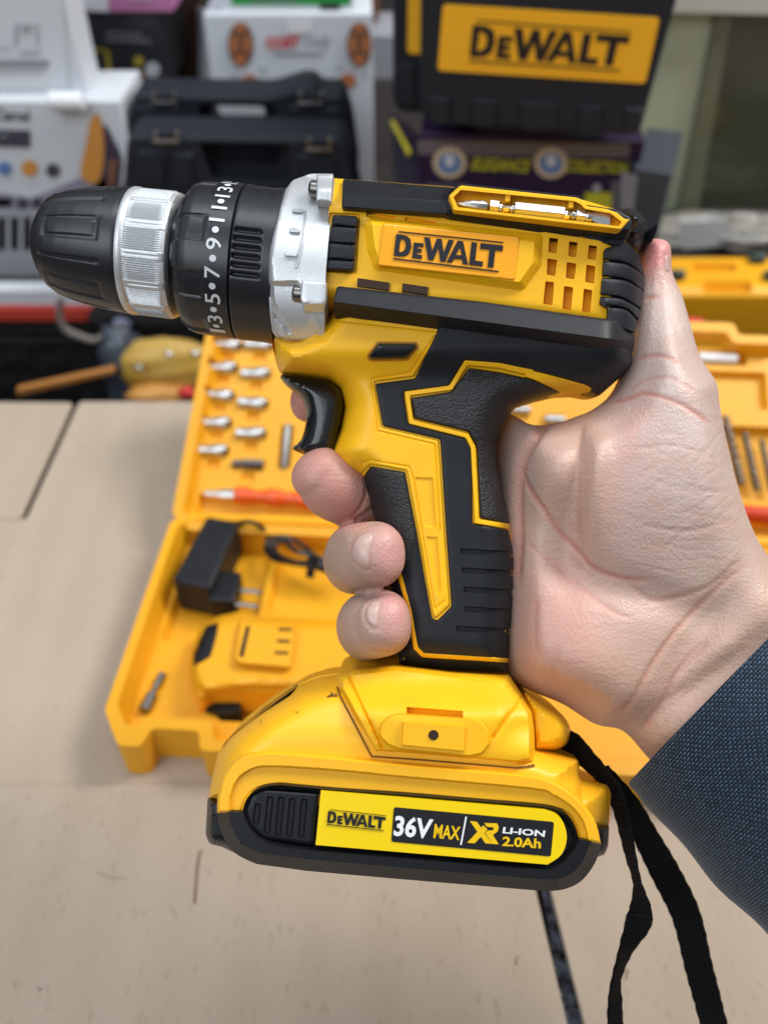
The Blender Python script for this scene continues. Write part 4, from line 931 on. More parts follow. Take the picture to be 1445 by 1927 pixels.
tag(M.build('plastic_strip', mat('crinkled_black_plastic', (.015, .016, .02), .22, var=(160, .9, (.16, .19, .25)), bump=(200, .002, 'noise'))), 'crinkled black plastic strip showing in the gap between two cardboard sheets', 'plastic strip')
# stain
def stain(label, pts, w, z, col=(.10, .055, .03)):
    M = MB(); ln = crv(pts, 5); ws = [w * (.25 + abs(math.sin(i * 1.7)) * .9) for i in range(len(ln))]; q = stripe(ln, ws)
    M.prism([G(x, y, z) for x, y in q], (0, 0, 0), (0, 0, -.0002)); return tag(M.build('stain', mat('dried_stain', col, .8)), label, 'stain')
stain('thin brown dribble dried on the cardboard left of the battery pack', [(377, 1600), (372, 1630), (369, 1665), (366, 1700)], 6, .0019, (.20, .13, .085))
stain('small brown spot on the cardboard just left of the hanging strap', [(975, 1797), (970, 1810), (972, 1815)], 5, .0019, (.26, .18, .12))
stain('small brown spot on the cardboard between the strap strands', [(1178, 1822), (1180, 1835), (1176, 1842)], 6, .0029, (.26, .18, .12))

stain('faint grey smudge on the cardboard left of the case front corner', [(180, 1640), (215, 1652), (240, 1650)], 3, .0019, (.36, .29, .22))
stain('pair of tiny dark specks on the cardboard at the bottom left', [(70, 1858), (78, 1863)], 4, .0019, (.22, .17, .12))
# ================================================================== OPEN TOOL CASE
OX, OY, _ = G(187, 1400, .03); OZR = R(-3.7)
OX -= .0035
case = empty('tool_case', (OX, OY, 0), OZR); tag(case, 'open yellow moulded plastic tool case lying on the cardboard behind the drill', 'tool case')
CW, CD = .475, .186
def cmap(u, v, z): return (u, v, z)
def casemesh(name, outer, ops, cons, parent, mb=None, zoff=0):
    return hmesh(name, outer, layered(lambda p: .030 + 0 * p[:, 0], ops), m_cyel, parent, zback=0.0, fmap=lambda x, y, z: (x / 1000, y / 1000, z + zoff), grid=7, rings=(1.2,), cons=cons, angle=35)
# millimetre outlines, u to the right, v away
def base_outline():
    o = [(0, 22), (14, 0), (27, 0), (30, 12), (57, 12), (60, 0), (380, 0), (383, 12), (418, 12), (421, 0), (461, 0), (475, 22), (475, 176), (463, 186), (12, 186), (0, 176)]
    return rnd(o, 3, 2)
BO = base_outline()
cav = rnd([(6, 26), (18, 8), (21, 8), (24, 19), (63, 19), (66, 7), (374, 7), (377, 19), (424, 19), (428, 8), (458, 8), (469, 26), (469, 172), (458, 180), (16, 180), (6, 172)], 3, 2)
p_ad = rnd([(12, 86), (72, 86), (72, 176), (14, 176)], 4, 2); p_cb = rnd([(76, 112), (190, 116), (190, 172), (76, 172)], 5, 2); p_bt = rnd([(60, 30), (200, 30), (200, 104), (60, 104)], 4, 2)
lip = rnd([(2.5, 24), (16, 3), (459, 3), (472, 24), (472, 174), (461, 183), (14, 183), (2.5, 174)], 3, 2)
ops = [(cav, .012, 4, 'abs'), (p_ad, .004, 3, 'abs'), (p_cb, .006, 3, 'abs'), (p_bt, .004, 3, 'abs'), (rnd([(210, 20), (460, 20), (460, 170), (210, 170)], 6, 2), .006, 4, 'abs')]
bs = casemesh('case_base', BO, ops, [(o[0], o[2]) for o in ops], case)
# lid, folded back almost flat
lidE = MB()
LO = rnd([(0, 12), (14, 0), (461, 0), (475, 12), (470, 150), (452, 186), (432, 186), (430, 176), (402, 176), (399, 186), (90, 186), (87, 176), (52, 176), (50, 186), (30, 186), (8, 160)], 3, 2)
lc = rnd([(7, 14), (18, 7), (457, 7), (468, 16), (463, 150), (448, 178), (434, 178), (431, 169), (398, 169), (394, 178), (96, 178), (92, 169), (46, 169), (44, 178), (34, 178), (15, 156)], 3, 2)
w1 = rnd([(12, 14), (215, 16), (215, 32), (14, 32)], 3, 2)
w2 = rnd([(330, 12), (462, 12), (462, 30), (330, 30)], 3, 2)
pits = []
sock = [(32, 150), (30, 130), (28, 107), (27, 84), (25, 60)]; sock2 = [(62, 151), (60, 124), (59, 100), (58, 76), (56, 50)]
SOCKPX = [(430, 648), (421, 691), (415, 743), (409, 795), (403, 847)]; SOCKPX2 = [(490, 648), (483, 702), (478, 758), (474, 815), (468, 873)]
# the lid's own frame: hinge line along the back rim, leaning 10 degrees up from flat
LA = R(30); hingeM = Matrix.Translation((0, CD + .001, .0)) @ Matrix.Rotation(LA, 4, 'X')
caseM = Matrix.Translation((OX, OY, 0)) @ Matrix.Rotation(OZR, 4, 'Z'); lidM = caseM @ hingeM; lidI = lidM.inverted()
def on_lid(px, py, h):                       # photo pixel -> lid millimetres at height h in the lid frame
    o = lidI @ Vector((0, 0, HC)); d = (lidI.to_3x3() @ Vector(ray(px, py))); t = (h - o.z) / d.z; q = o + d * t; return q.x * 1000, q.y * 1000
caseI = caseM.inverted()
def in_case(px, py, h):
    o = caseI @ Vector((0, 0, HC)); d = caseI.to_3x3() @ Vector(ray(px, py)); t = (h - o.z) / d.z; q = o + d * t; return q.x, q.y, h
FL = .012
KL = .95; LO = [(x, y * KL) for x, y in LO]; lc = [(x, y * KL) for x, y in lc]
def pit(cx, cy, w, h): return rnd([(cx - w / 2, cy - h / 2), (cx + w / 2, cy - h / 2), (cx + w / 2, cy + h / 2), (cx - w / 2, cy + h / 2)], 1.5, 2)
SK = [on_lid(x, y, .02) for x, y in SOCKPX]; SK2 = [on_lid(x, y, .02) for x, y in SOCKPX2]
lops = [(lc, .018, 3.5, 'abs'), (w1, .010, 3, 'abs'), (w2, .010, 3, 'abs')]
for c in SK + SK2: lops.append((pit(c[0], c[1], 21, 7.5), .012, 2, 'abs'))
for c in SK + SK2: lops.append((pit(c[0], c[1] - 10, 10, 8), .0145, 2, 'abs'))
xA = on_lid(538, 840, .018); lops.append((pit(xA[0], xA[1], 9, 34), .011, 2, 'abs')); xB = on_lid(640, 800, .018); lops.append((pit(xB[0] + 20, xB[1], 60, 50), .009, 3, 'abs'))
xC = on_lid(1400, 870, .018); lops.append((pit(xC[0] + 6, xC[1], 50, 56), .010, 3, 'abs')); xD = on_lid(1350, 672, .02); lops.append((pit(xD[0], xD[1], 44, 11), .010, 2, 'abs')); lops.append((pit(xD[0] + 5, xD[1] - 25, 60, 30), .012, 2, 'abs'))
lid = hmesh('case_lid', LO, layered(lambda p: .030 + 0 * p[:, 0], lops), m_cyel, case, zback=0.0, fmap=lambda x, y, z: (x / 1000, y / 1000, z), grid=7, rings=(1.2,), cons=[(o[0], o[2]) for o in lops])
lid.matrix_local = hingeM
M = MB()
for u in (.06, .22, .38): M = MB(); M.tube([(u, CD + .0, .0268), (u + .05, CD + .0, .0268)], .0035, 12); M.build('hinge', m_cyel, case)
# sockets and tools in the lid
def lid_thing(name, label, cat, group=None): o = empty(name, mat=lidM); return tag(o, label, cat, group)
ordw = ['farthest', 'second farthest', 'middle', 'second nearest', 'nearest']
src = None
for ci, (lst, nm) in enumerate(((SK, 'left'), (SK2, 'right'))):
    for i, (x, y) in enumerate(lst):
        if ci == 1 and i == 4:
            o = empty('nut_driver'); tag(o, 'dark steel nut driver bit lying at the near end of the right socket column', 'driver bit')
            M = MB(); M.tube([(-.012, 0, 0), (-.003, 0, 0), (-.003, 0, 0), (.011, 0, 0)], [.0028, .0028, .004, .004], 6); M.build('driver_body', m_dst, o)
        elif src is None:
            o = empty('hex_socket'); M = MB(); M.tube([(-.012, 0, 0), (-.011, 0, 0), (-.002, 0, 0), (.0, 0, 0), (.008, 0, 0), (.009, 0, 0)], [.0034, .0042, .0042, .005, .005, .0045], 20); M.build('socket_body', m_chr, o)
            M = MB(); M.tube([(.009, 0, 0), (.0092, 0, 0)], .0032, 6); M.build('hex_opening', m_hole, o); src = o
        else:
            o = src.copy(); COL.objects.link(o)
            for ch in list(src.children): c2 = ch.copy(); COL.objects.link(c2); c2.parent = o
        o.matrix_world = lidM @ Matrix.Translation((x / 1000, y / 1000, .0195)) @ Matrix.Rotation(R(3 * math.sin(i * 2.3)), 4, 'Z')
        if not (ci == 1 and i == 4): tag(o, f'short chrome hex socket, {ordw[i]} in the {nm} column of sockets in the case lid', 'socket', 'chrome sockets clipped in the case lid')
o = empty('steel_extension', mat=lidM @ Matrix.Translation((xA[0] / 1000, xA[1] / 1000, .018))); tag(o, 'plain steel bar standing upright in the lid behind the trigger', 'steel bar')
M = MB(); M.tube([(0, -.017, 0), (0, .012, 0), (0, .017, 0)], [.003, .003, .002], 6); M.build('bar_body', m_dst, o)
a = on_lid(386, 928, .018); b_ = on_lid(640, 935, .018)
o = empty('screwdriver', mat=lidM); tag(o, 'orange handled screwdriver lying along the hinge side of the lid, left of the grip', 'screwdriver')
def lp(x, y, z=.0175): return (x / 1000, y / 1000, z)
M = MB(); M.tube([lp(a[0], a[1]), lp(a[0] + 10, a[1]), lp(a[0] + 11, a[1]), lp(a[0] + 22, a[1])], [.0022, .0028, .004, .0042], 8); M.build('shaft', m_chr, o)
M = MB(); n_ = 22; M.tube([lp(a[0] + 22 + i * 3.9, a[1] - .1 * i) for i in range(n_)], [.0055 + .0011 * math.sin(i * 1.1) for i in range(n_)], 14); M.build('handle', m_org, o)
a2 = on_lid(1392, 965, .018); o = empty('nut_spinner', mat=lidM); tag(o, 'red orange handled tool lying in the lid at the right edge, below the drill bits', 'hand tool')
M = MB(); M.tube([lp(a2[0] - 8, a2[1]), lp(a2[0], a2[1]), lp(a2[0] + 40, a2[1] - 2)], [.0045, .006, .006], 14); M.build('handle', mat('red_handle', (.6, .05, .012), .2), o)
M = MB(); M.tube([lp(a2[0] - 26, a2[1]), lp(a2[0] - 8, a2[1])], .0028, 8); M.build('shaft', m_chr, o)
def twist(M, p0, p1, r):
    p0 = Vector(p0); p1 = Vector(p1); n = 44; vs = []; fs = []; d = (p1 - p0); t = d.normalized(); e = t.orthogonal().normalized(); f_ = t.cross(e); SEG = 12
    for i in range(n):
        q = i / (n - 1); sh = q < .3
        for k in range(SEG):
            a = 2 * math.pi * k / SEG; tw = a - (0 if sh else (q - .3) * 26); rr = r if sh else r * (.62 + .38 * abs(math.cos(tw)) ** .5); rr *= 1 if q < .96 else (1 - q) / .04 + .05
            vs.append(p0 + d * q + (e * math.cos(a) + f_ * math.sin(a)) * rr)
    fs = [(i * SEG + k, i * SEG + (k + 1) % SEG, (i + 1) * SEG + (k + 1) % SEG, (i + 1) * SEG + k) for i in range(n - 1) for k in range(SEG)] + [tuple(range(SEG))]
    M.add(vs, fs)
for i, (x0, y0, x1, y1, r) in enumerate([(1394, 912, 1362, 780, .0031), (1424, 922, 1399, 812, .0026), (1452, 925, 1431, 825, .0023)]):
    p0 = on_lid(x0, y0, .017); p1 = on_lid(x1, y1, .017); M = MB(); twist(M, lp(*p0), lp(*p1), r); o = M.build('drill_bit', mat('bronze_twist_steel', (.15, .11, .085), .35, metal=1)); o.matrix_world = lidM
    tag(o, ['longest and thickest twist drill bit, next to the hand at the right of the lid', 'middle one of three twist drill bits at the right of the lid', 'twist drill bit cut by the right edge of the picture'][i], 'drill bit', 'twist drill bits in the case lid')
o = empty('wall_plug', mat=lidM); tag(o, 'white ribbed plug lying in the upper right pocket of the lid', 'plug')
M = MB(); M.tube([lp(xD[0] - 14 + i * 2, xD[1], .018) for i in range(15)], [.0034 + .0005 * (i % 2) for i in range(15)], 14); M.build('plug_body', m_wht, o)
for i, (x, y) in enumerate(((978, 772), (1043, 790))):
    q = on_lid(x, y, .02); M = MB(); M.tube([lp(q[0] - 7, q[1], .019), lp(q[0] + 7, q[1], .019)], .0045, 16); o = M.build('steel_sleeve', m_chr); o.matrix_world = lidM
    tag(o, ['left one of two steel sleeves glimpsed between drill grip and palm', 'right one of two steel sleeves glimpsed between drill grip and palm'][i], 'steel sleeve', 'steel sleeves in the case lid')

# charger adapter
ad = empty('charger_adapter', mat=caseM); tag(ad, 'black mains charger block in the left corner of the case base', 'charger')
A1, A2, A3, A4 = [Vector(in_case(x, y, .036)) for x, y in ((389, 970), (449, 981), (396, 1106), (324, 1091))]
M = MB(); M.prism([A4, A3, A2, A1], (0, 0, 0), (0, 0, -.030)); M.build('adapter_body', m_rub, ad, bevel=.0022)
PB = Vector(in_case(412, 1115, .026)); M = MB(); M.box(PB + Vector((.003, .004, -.006)), (.018, .026, .018)); pl_ = M.build('plug_head', m_blk, ad, bevel=.002)
for q in ((-.0), (.012)): M = MB(); c_ = PB + Vector((.010, -.006 + q, -.004)); M.tube([c_, c_ + Vector((.010, 0, 0))], .0016, 10); M.tube([c_ + Vector((.010, 0, 0)), c_ + Vector((.016, -.001, 0)), c_ + Vector((.017, -.001, 0))], [.0016, .0016, .0008], 10); M.build('prong', m_dst, pl_)
M = MB(); cc = [in_case(x, y, h) for x, y, h in ((446, 985, .030), (470, 982, .034), (492, 992, .03), (505, 1012, .02), (500, 1032, .018), (515, 1052, .02), (550, 1060, .022), (590, 1066, .024), (640, 1078, .024), (600, 1052, .026), (560, 1020, .028), (530, 1010, .028), (508, 1020, .024), (512, 1042, .022), (545, 1056, .024), (600, 1060, .028), (650, 1072, .026), (590, 1046, .03), (555, 1036, .03), (535, 1018, .03), (515, 1028, .028), (530, 1048, .028), (580, 1064, .03), (660, 1090, .024))]
cp_ = crv([tuple(np.array(c) * 1000) for c in cc], 3); M.tube([tuple(np.array(c) / 1000) for c in cp_], .0017, 8); M.build('cable', m_gloss, ad)
M = MB(); cq = in_case(585, 1060, .028); M.tube([(cq[0], cq[1] - .007, .022), (cq[0] + .001, cq[1], .034), (cq[0] + .002, cq[1] + .006, .026)], .003, 8); M.build('cable_tie', m_gloss, ad)

# spare battery
CB = lambda px, py, z: in_case(px, py, z)
sb = empty('spare_battery', mat=caseM); tag(sb, 'spare yellow slide battery pack lying in the case base below the charger', 'battery')
SO = rnd([(356, 1262), (360, 1225), (374, 1183), (410, 1160), (455, 1150), (470, 1158), (560, 1164), (640, 1166), (662, 1192), (680, 1200), (690, 1290), (640, 1300), (470, 1300), (380, 1310), (362, 1290)], 6)
top1 = rnd([(452, 1165), (554, 1168), (556, 1200), (549, 1258), (452, 1250), (440, 1240)], 3)
def sfz(p): return .024 + .012 * np.clip(sdf(p, SO) / 16, 0, 1) ** .6 + .006 * np.clip(sdf(p, top1) / 3, 0, 1)
hmesh('battery_shell', SO, sfz, m_cyel, sb, zback=.008, fmap=CB, grid=7, rings=(2, 6, 12), cons=[(top1, 3)])
WN = rnd([(374, 1206), (388, 1178), (411, 1171), (407, 1196), (396, 1234), (363, 1253), (364, 1230)], 3)
hmesh('black_panel', WN, lambda p: sfz(p) + .0012, m_gloss, sb, zback=.02, fmap=CB, grid=8, rings=())
for nm, q in (('contact_slot', [(466, 1168), (473, 1169), (458, 1236), (450, 1234)]), ('contact_slot', [(524, 1181), (549, 1182), (549, 1187), (524, 1186)]), ('contact_slot', [(521, 1203), (546, 1204), (546, 1209), (521, 1208)]), ('contact_slot', [(517, 1225), (543, 1226), (543, 1231), (517, 1230)])):
    hmesh(nm, q, lambda p: sfz(p) + .0004, m_hole if q[0][0] > 500 else m_gloss, sb, zback=.03, fmap=CB, grid=12, rings=())
BK = rnd([(374, 1300), (392, 1290), (445, 1300), (455, 1338), (420, 1344), (385, 1334)], 6)
hmesh('black_tray', BK, lambda p: .016 + 0 * p[:, 0], m_blk, sb, zback=.002, fmap=CB, grid=9, rings=(2,))
FR = rnd([(362, 1278), (375, 1268), (560, 1276), (640, 1290), (640, 1306), (400, 1304), (380, 1316), (370, 1312)], 5)
hmesh('side_rim', FR, lambda p: .026 + .003 * np.clip(sdf(p, FR) / 4, 0, 1), m_cyel, sb, zback=.006, fmap=CB, grid=8, rings=(2, 4))
M = MB(); p0 = Vector(in_case(306, 1268, .0156)); p1 = Vector(in_case(272, 1337, .0156)); dd = p1 - p0
M.tube([p0, p0 + dd * .3, p0 + dd * .34, p0 + dd * .55, p0 + dd * .58, p1], [.0026, .0026, .0018, .0018, .0036, .0036], 6); o = M.build('bit_adapter', m_dst); o.matrix_world = caseM
tag(o, 'small dark steel bit adapter lying loose in the near left corner of the case', 'bit adapter')

# ================================================================== THINGS BEHIND THE TABLE
M = MB(); M.box((0, 1.55, -.03), (5, 1.5, .05)); tag(M.build('shelf', mat('shelf_board', (.022, .018, .016), .8)), kind='structure')
m_white = mat('white_card', (.62, .65, .70), .5, var=(5, .3, (.54, .57, .62)))
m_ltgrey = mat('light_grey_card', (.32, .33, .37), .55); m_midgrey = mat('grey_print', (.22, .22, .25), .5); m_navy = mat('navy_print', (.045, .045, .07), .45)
m_red = mat('red_print', (.60, .03, .03), .45); m_brown = mat('brown_print', (.20, .085, .05), .5); m_orng = mat('orange_print', (.62, .27, .05), .5); m_charc = mat('charcoal_card', (.028, .029, .035), .35)
m_green = mat('green_print', (.02, .30, .06), .45); m_pink = mat('pink_card', (.45, .16, .33), .5); m_purp = mat('purple_print', (.022, .011, .045), .4, spec=.3); m_case = mat('matte_black_case', (.014, .017, .024), .55, var=(20, .4, (.020, .024, .032)), spec=.22)
m_cyl = mat('case_label_yellow', (.86, .44, .015), .35); m_gold = mat('gold_print', (.55, .42, .05), .4); m_blue = mat('blue_print', (.10, .20, .45), .4); m_cream = mat('cream_print', (.55, .44, .30), .5)
def box3(name, label, cat, x0, x1, yt, yb, Y, k, depth, m, mats=None):
    """carton whose front stands on y = Y + k x; corners read at its top-front edge"""
    xm = (x0 + x1) / 2
    a = V(x0, (yt + yb) / 2, Y, k); b = V(x1, (yt + yb) / 2, Y, k); zt = V(xm, yt, Y, k)[2]; zb = V(xm, yb, Y, k)[2]
    n = Vector((b[1] - a[1], -(b[0] - a[0]), 0)).normalized(); n = n if n.y < 0 else -n
    M = MB(); M.prism([(a[0], a[1], zt), (b[0], b[1], zt), (b[0], b[1], zb), (a[0], a[1], zb)], (0, 0, 0), -n * depth)
    root = empty(name, ((a[0] + b[0]) / 2, (a[1] + b[1]) / 2, zb)); tag(root, label, cat); Mi = Matrix.Translation(-Vector(root.location))
    M.v = [tuple(Mi @ Vector(v)) for v in M.v]; M.build('carton', m, root, bevel=.0015)
    return root, n
def face(root, n, Y, k, off=.0012):
    o = Vector(root.location); return lambda x, y: tuple(Vector(V(x, y, Y, k)) + n * off - o)
def decal(root, n, Y, k, name, items, mats, off=.0012):
    M = MB(); f = face(root, n, Y, k, off)
    for ii, it in enumerate(items):
        f2 = face(root, n, Y, k, off + .0007 + .00012 * ii)
        if it[0] == 'p': loops_mesh(M, [it[1]], f if len(it) < 4 else f2, n, .0006, it[2])
        elif it[0] == 'c': loops_mesh(M, [[(it[1] + it[3] * math.cos(a), it[2] + (it[5] if len(it) > 5 else it[3]) * math.sin(a)) for a in np.linspace(0, 2 * math.pi, 20, endpoint=False)]], f2, n, .0006, it[4])
        elif it[0] == 't': text(M, it[1], it[2], f2, it[3], it[4] if len(it) > 4 else 0, it[5] if len(it) > 5 else 0)
        elif it[0] == 'w': wordmark(M, it[1], f2, n, .0005, it[2])
    return M.build(name, mats, root)
def rc(x0, y0, x1, y1, s=0): return [(x0, y0), (x1, y0 + s), (x1, y1 + s), (x0, y1)]

r, n = box3('carton_box', 'tall white carton with thin line drawings, top left corner', 'carton', -120, 138, -60, 178, .86, .0, .05, m_white)
decal(r, n, .86, 0, 'printed_panel', [('p', rc(-100, 88, 22, 90), 0), ('p', rc(38, 96, 78, 100), 0), ('p', rc(30, 46, 34, 86), 0), ('p', rc(70, 46, 73, 86), 0), ('p', rc(44, 50, 58, 60), 0), ('p', rc(30, 46, 70, 48), 0), ('p', rc(-60, 132, 85, 135), 0)] + [('p', rc(x, 113, x + 9, 126), 1) for x in range(-60, 84, 13)] + [('p', rc(-100, 166, 132, 168), 2), ('p', [(118, -40), (120, -40), (134, 168), (132, 168)], 2)], [m_ltgrey, m_midgrey, mat('pale_green_line', (.42, .52, .48), .5)])
r, n = box3('appliance_carton', 'white carton with circle pictures and a yellow bottle, below the tall white carton', 'carton', -160, 262, 190, 545, .84, .0, .09, m_white)
decal(r, n, .84, 0, 'printed_front', [('p', [(-100, 345), (60, 372), (160, 330), (236, 345), (236, 395), (-100, 395)], 0), ('p', rc(-40, 242, 58, 274, 3), 1), ('t', 'Carol', [(-10, 202), (56, 206), (56, 228), (-10, 224)], 5, .03), ('c', 10, 316, 13, 2), ('c', 57, 315, 15, 3), ('c', 101, 319, 13, 1),
    ('p', crv([(185, 212), (194, 240), (197, 290), (190, 335), (176, 344), (156, 334), (154, 315), (165, 260), (172, 225)], 8, True), 3, 1), ('p', crv([(196, 235), (215, 262), (230, 300), (222, 355), (196, 358), (176, 350), (196, 320)], 8, True), 4), ('p', [(206, 300), (222, 300), (216, 352), (204, 352)], 6, 1), ('p', rc(-60, 400, 225, 545), 7), ('p', rc(-60, 372, 24, 388), 1), ('c', 44, 380, 10, 1), ('c', 72, 379, 10, 1), ('t', 'XPS', [(0, 248), (18, 249), (18, 258), (0, 257)], 7)] + [('p', rc(x, 408, x + 14, 470), 8) for x in range(-50, 220, 24)],
    [mat('lavender_print', (.26, .25, .33), .5), m_navy, m_blue, m_orng, mat('plum_print', (.05, .03, .06), .5), mat('dark_letters', (.05, .05, .04), .5), m_brown, m_ltgrey, mat('faint_print', (.34, .34, .38), .6)])
M = MB(); a = Vector(V(94, 190, .83)); b = Vector(V(158, 191, .83)); M.tube([a, b], .0085, 16); o = M.build('paper_roll', mat('white_roll', (.75, .77, .82), .4), bevel=.002); tag(o, 'small white rolled tube in front of the join between two white cartons', 'roll')
r, n = box3('perfume_box', 'charcoal box with thin gold frame and brown hand picture beside the tall white carton', 'box', 156, 312, 22, 160, 1.0, .0, .12, m_charc)
decal(r, n, 1.0, 0, 'printed_front', [('p', rc(200, 58, 268, 65, 3), 0), ('p', rc(200, 70, 284, 77, 3), 0), ('p', rc(168, 90, 206, 94, 2), 1), ('p', [(198, 92), (205, 92), (214, 158), (207, 158)], 1), ('c', 262, 114, 9, 1), ('c', 288, 130, 14, 2), ('p', [(214, 160), (235, 138), (256, 142), (236, 160)], 2), ('p', crv([(236, 160), (262, 134), (286, 146), (308, 142), (312, 158), (290, 161)], 8, True), 3)], [m_midgrey, m_gold, m_white, mat('tan_print', (.33, .17, .11), .5)])
r, n = box3('pink_and_white_box', 'flat pink and white box lying on top of the charcoal box', 'box', 150, 320, -60, 24, .99, .0, .10, m_pink)
decal(r, n, .99, 0, 'white_end', [('p', [(140, -60), (200, -60), (205, 22), (152, 18)], 0), ('p', rc(246, -10, 286, 0), 1)], [m_white, mat('pale_pink_print', (.6, .35, .5), .5)])
M = MB()
for i in range(9):
    for j in range(16):
        a = V(316 + i * 7.2, -30 + j * 17, 1.12); M.box((a[0], a[1] + .003 * ((i + j) % 2), a[2]), (.0058, .004, .0115))
a = V(345, 140, 1.14); M.box((a[0], 1.16, a[2] + .03), (.05, .03, .36))
for dx in (0, 1.2, -1.5): pass
o = M.build('wicker_panel', mat('dark_wicker', (.055, .02, .012), .6, var=(60, .6, (.12, .05, .03)), bump=(300, .002, 'noise'))); tag(o, 'dark brown woven wicker panel between the charcoal box and the white red lettered carton', 'wicker panel')
Yc, kc = .97, .02
r, n = box3('gift_set_carton', 'white carton with red lettering and brown ornament pictures behind the black tool cases', 'carton', 408, 702, 26, 420, Yc, kc, .16, m_white)
M = MB(); o_ = Vector(r.location); a = Vector(V(408, 30, Yc, kc)) - o_; b = Vector(V(372, 14, Yc + .12, kc)) - o_; c = Vector(V(376, 330, Yc + .10, kc)) - o_; d = Vector(V(412, 380, Yc, kc)) - o_
M.add([a, b, c, d, a + Vector((0, .004, 0)), b + Vector((0, .004, 0)), c + Vector((0, .004, 0)), d + Vector((0, .004, 0))], [(0, 1, 2, 3), (7, 6, 5, 4), (0, 4, 5, 1), (1, 5, 6, 2), (2, 6, 7, 3), (3, 7, 4, 0)]); M.build('open_side_flap', m_white, r)
it = [('t', 'COSY', [(500, 68), (566, 66), (566, 89), (500, 91)], 0, .05), ('t', 'Lady', [(572, 62), (625, 66), (624, 92), (571, 90)], 1, 0, .4), ('p', rc(516, 98, 608, 101), 1), ('c', 470, 152, 16, 2, 13), ('c', 655, 150, 15, 2, 13), ('p', rc(540, 38, 588, 62), 5)]
for cx in (453, 676):
    it += [('c', cx, 82, 24, 3, 42)]; it += [('c', cx, 50, 10, 2, 9), ('c', cx, 112, 10, 2, 9), ('c', cx - 13, 82, 7, 2, 16), ('c', cx + 13, 82, 7, 2, 16)]
it += [('c', 440, 142, 6, 4), ('c', 492, 128, 6, 4), ('c', 636, 125, 6, 4), ('c', 684, 138, 6, 4)]
decal(r, n, Yc, kc, 'printed_front', it, [m_red, m_midgrey, mat('rust_print', (.45, .16, .06), .4), m_brown, mat('grey_blue_print', (.40, .44, .50), .5), mat('bright_sticker', (.75, .75, .76), .3)])
M = MB(); M
r, n = box3('green_carton', 'green and white carton on top of the red lettered white carton', 'carton', 412, 665, -70, 28, .98, .02, .12, m_white)
decal(r, n, .98, .02, 'green_print', [('p', rc(436, -70, 660, 9), 0), ('p', rc(602, 4, 640, 18), 2), ('p', rc(470, -8, 556, 4), 1)], [m_green, m_ltgrey, m_charc])
r, n = box3('brown_box', 'plain brown box at the top edge, right of the green carton', 'box', 668, 712, -70, 40, 1.15, 0, .1, m_brown)
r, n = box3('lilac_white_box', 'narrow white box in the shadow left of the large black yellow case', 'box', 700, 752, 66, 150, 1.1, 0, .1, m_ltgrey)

# black cases with handles
def handled(label, Y, outline, hole, recess, latches, group):
    root = empty('drill_case', V(sum(p[0] for p in outline) / len(outline), outline[-1][1], Y)); o = Vector(root.location); tag(root, label, 'tool case', group)
    fm = lambda x, y, z: tuple(Vector(V(x, y, Y)) - o + Vector((0, -z, 0)))
    OL = rnd(outline, 10); HL = rnd(hole, 10)
    cons = [(HL, 0.01), (rnd(recess[0], 8), 5)] + [(rnd(q, 6), 4) for q in recess[1:]]
    def hfz(p):
        z = .012 - .012 * (1 - np.clip(sdf(p, OL) / 8, 0, 1)) ** 2
        z = z - .016 * np.clip(sdf(p, cons[1][0]) / 5, 0, 1)
        for c, w in cons[2:]: z = z + .004 * np.clip(sdf(p, c) / 4, 0, 1)
        return z
    hmesh('case_shell', OL, hfz, m_case, root, back_vec=(0, .035, 0), fmap=fm, grid=9, rings=(3, 8), cons=cons[1:], holes=[HL])
    for q in latches:
        M = MB(); x0, y0, x1, y1 = q
        for a_, b_, m_ in (((x0, y1 - 7), (x1, y1), 0), ((x0 + 2, y0), (x0 + 9, y1 - 7), 0), ((x1 - 9, y0), (x1 - 2, y1 - 7), 0), ((x0 + 9, y0 + 3), (x1 - 9, y1 - 8), 1)):
            M.prism([fm(a_[0], a_[1], .014), fm(b_[0], a_[1], .014), fm(b_[0], b_[1], .014), fm(a_[0], b_[1], .014)], (0, 0, 0), (0, -.004, 0), m_)
        M.build('latch', [m_dst, m_case], root, bevel=.0008)
    return root
handled('black plastic case behind the other handled one, pale box seen through its handle', .86,
    [(236, 300), (250, 182), (260, 168), (510, 172), (572, 153), (592, 155), (604, 170), (645, 170), (662, 220), (676, 320), (600, 360), (300, 360)], [(396, 201), (498, 203), (496, 244), (402, 243)],
    [[(376, 186), (520, 188), (524, 256), (384, 256)], [(262, 190), (340, 192), (338, 250), (258, 250)], [(545, 190), (640, 194), (650, 250), (550, 250)]], [(291, 163, 340, 185), (562, 162, 612, 187)], 'black cases standing behind the table')
handled('black handled case with chrome latches, standing nearest behind the drill chuck', .79,
    [(228, 420), (240, 262), (254, 244), (640, 250), (660, 272), (692, 440), (600, 540), (250, 540)], [(394, 268), (533, 272), (527, 316), (404, 312)],
    [[(378, 258), (548, 262), (546, 330), (520, 334), (404, 330)], [(262, 272), (318, 274), (318, 340), (262, 340)], [(328, 276), (370, 278), (372, 340), (328, 340)], [(560, 280), (630, 284), (640, 345), (566, 345)]], [(295, 233, 345, 256), (578, 246, 628, 272)], 'black cases standing behind the table')
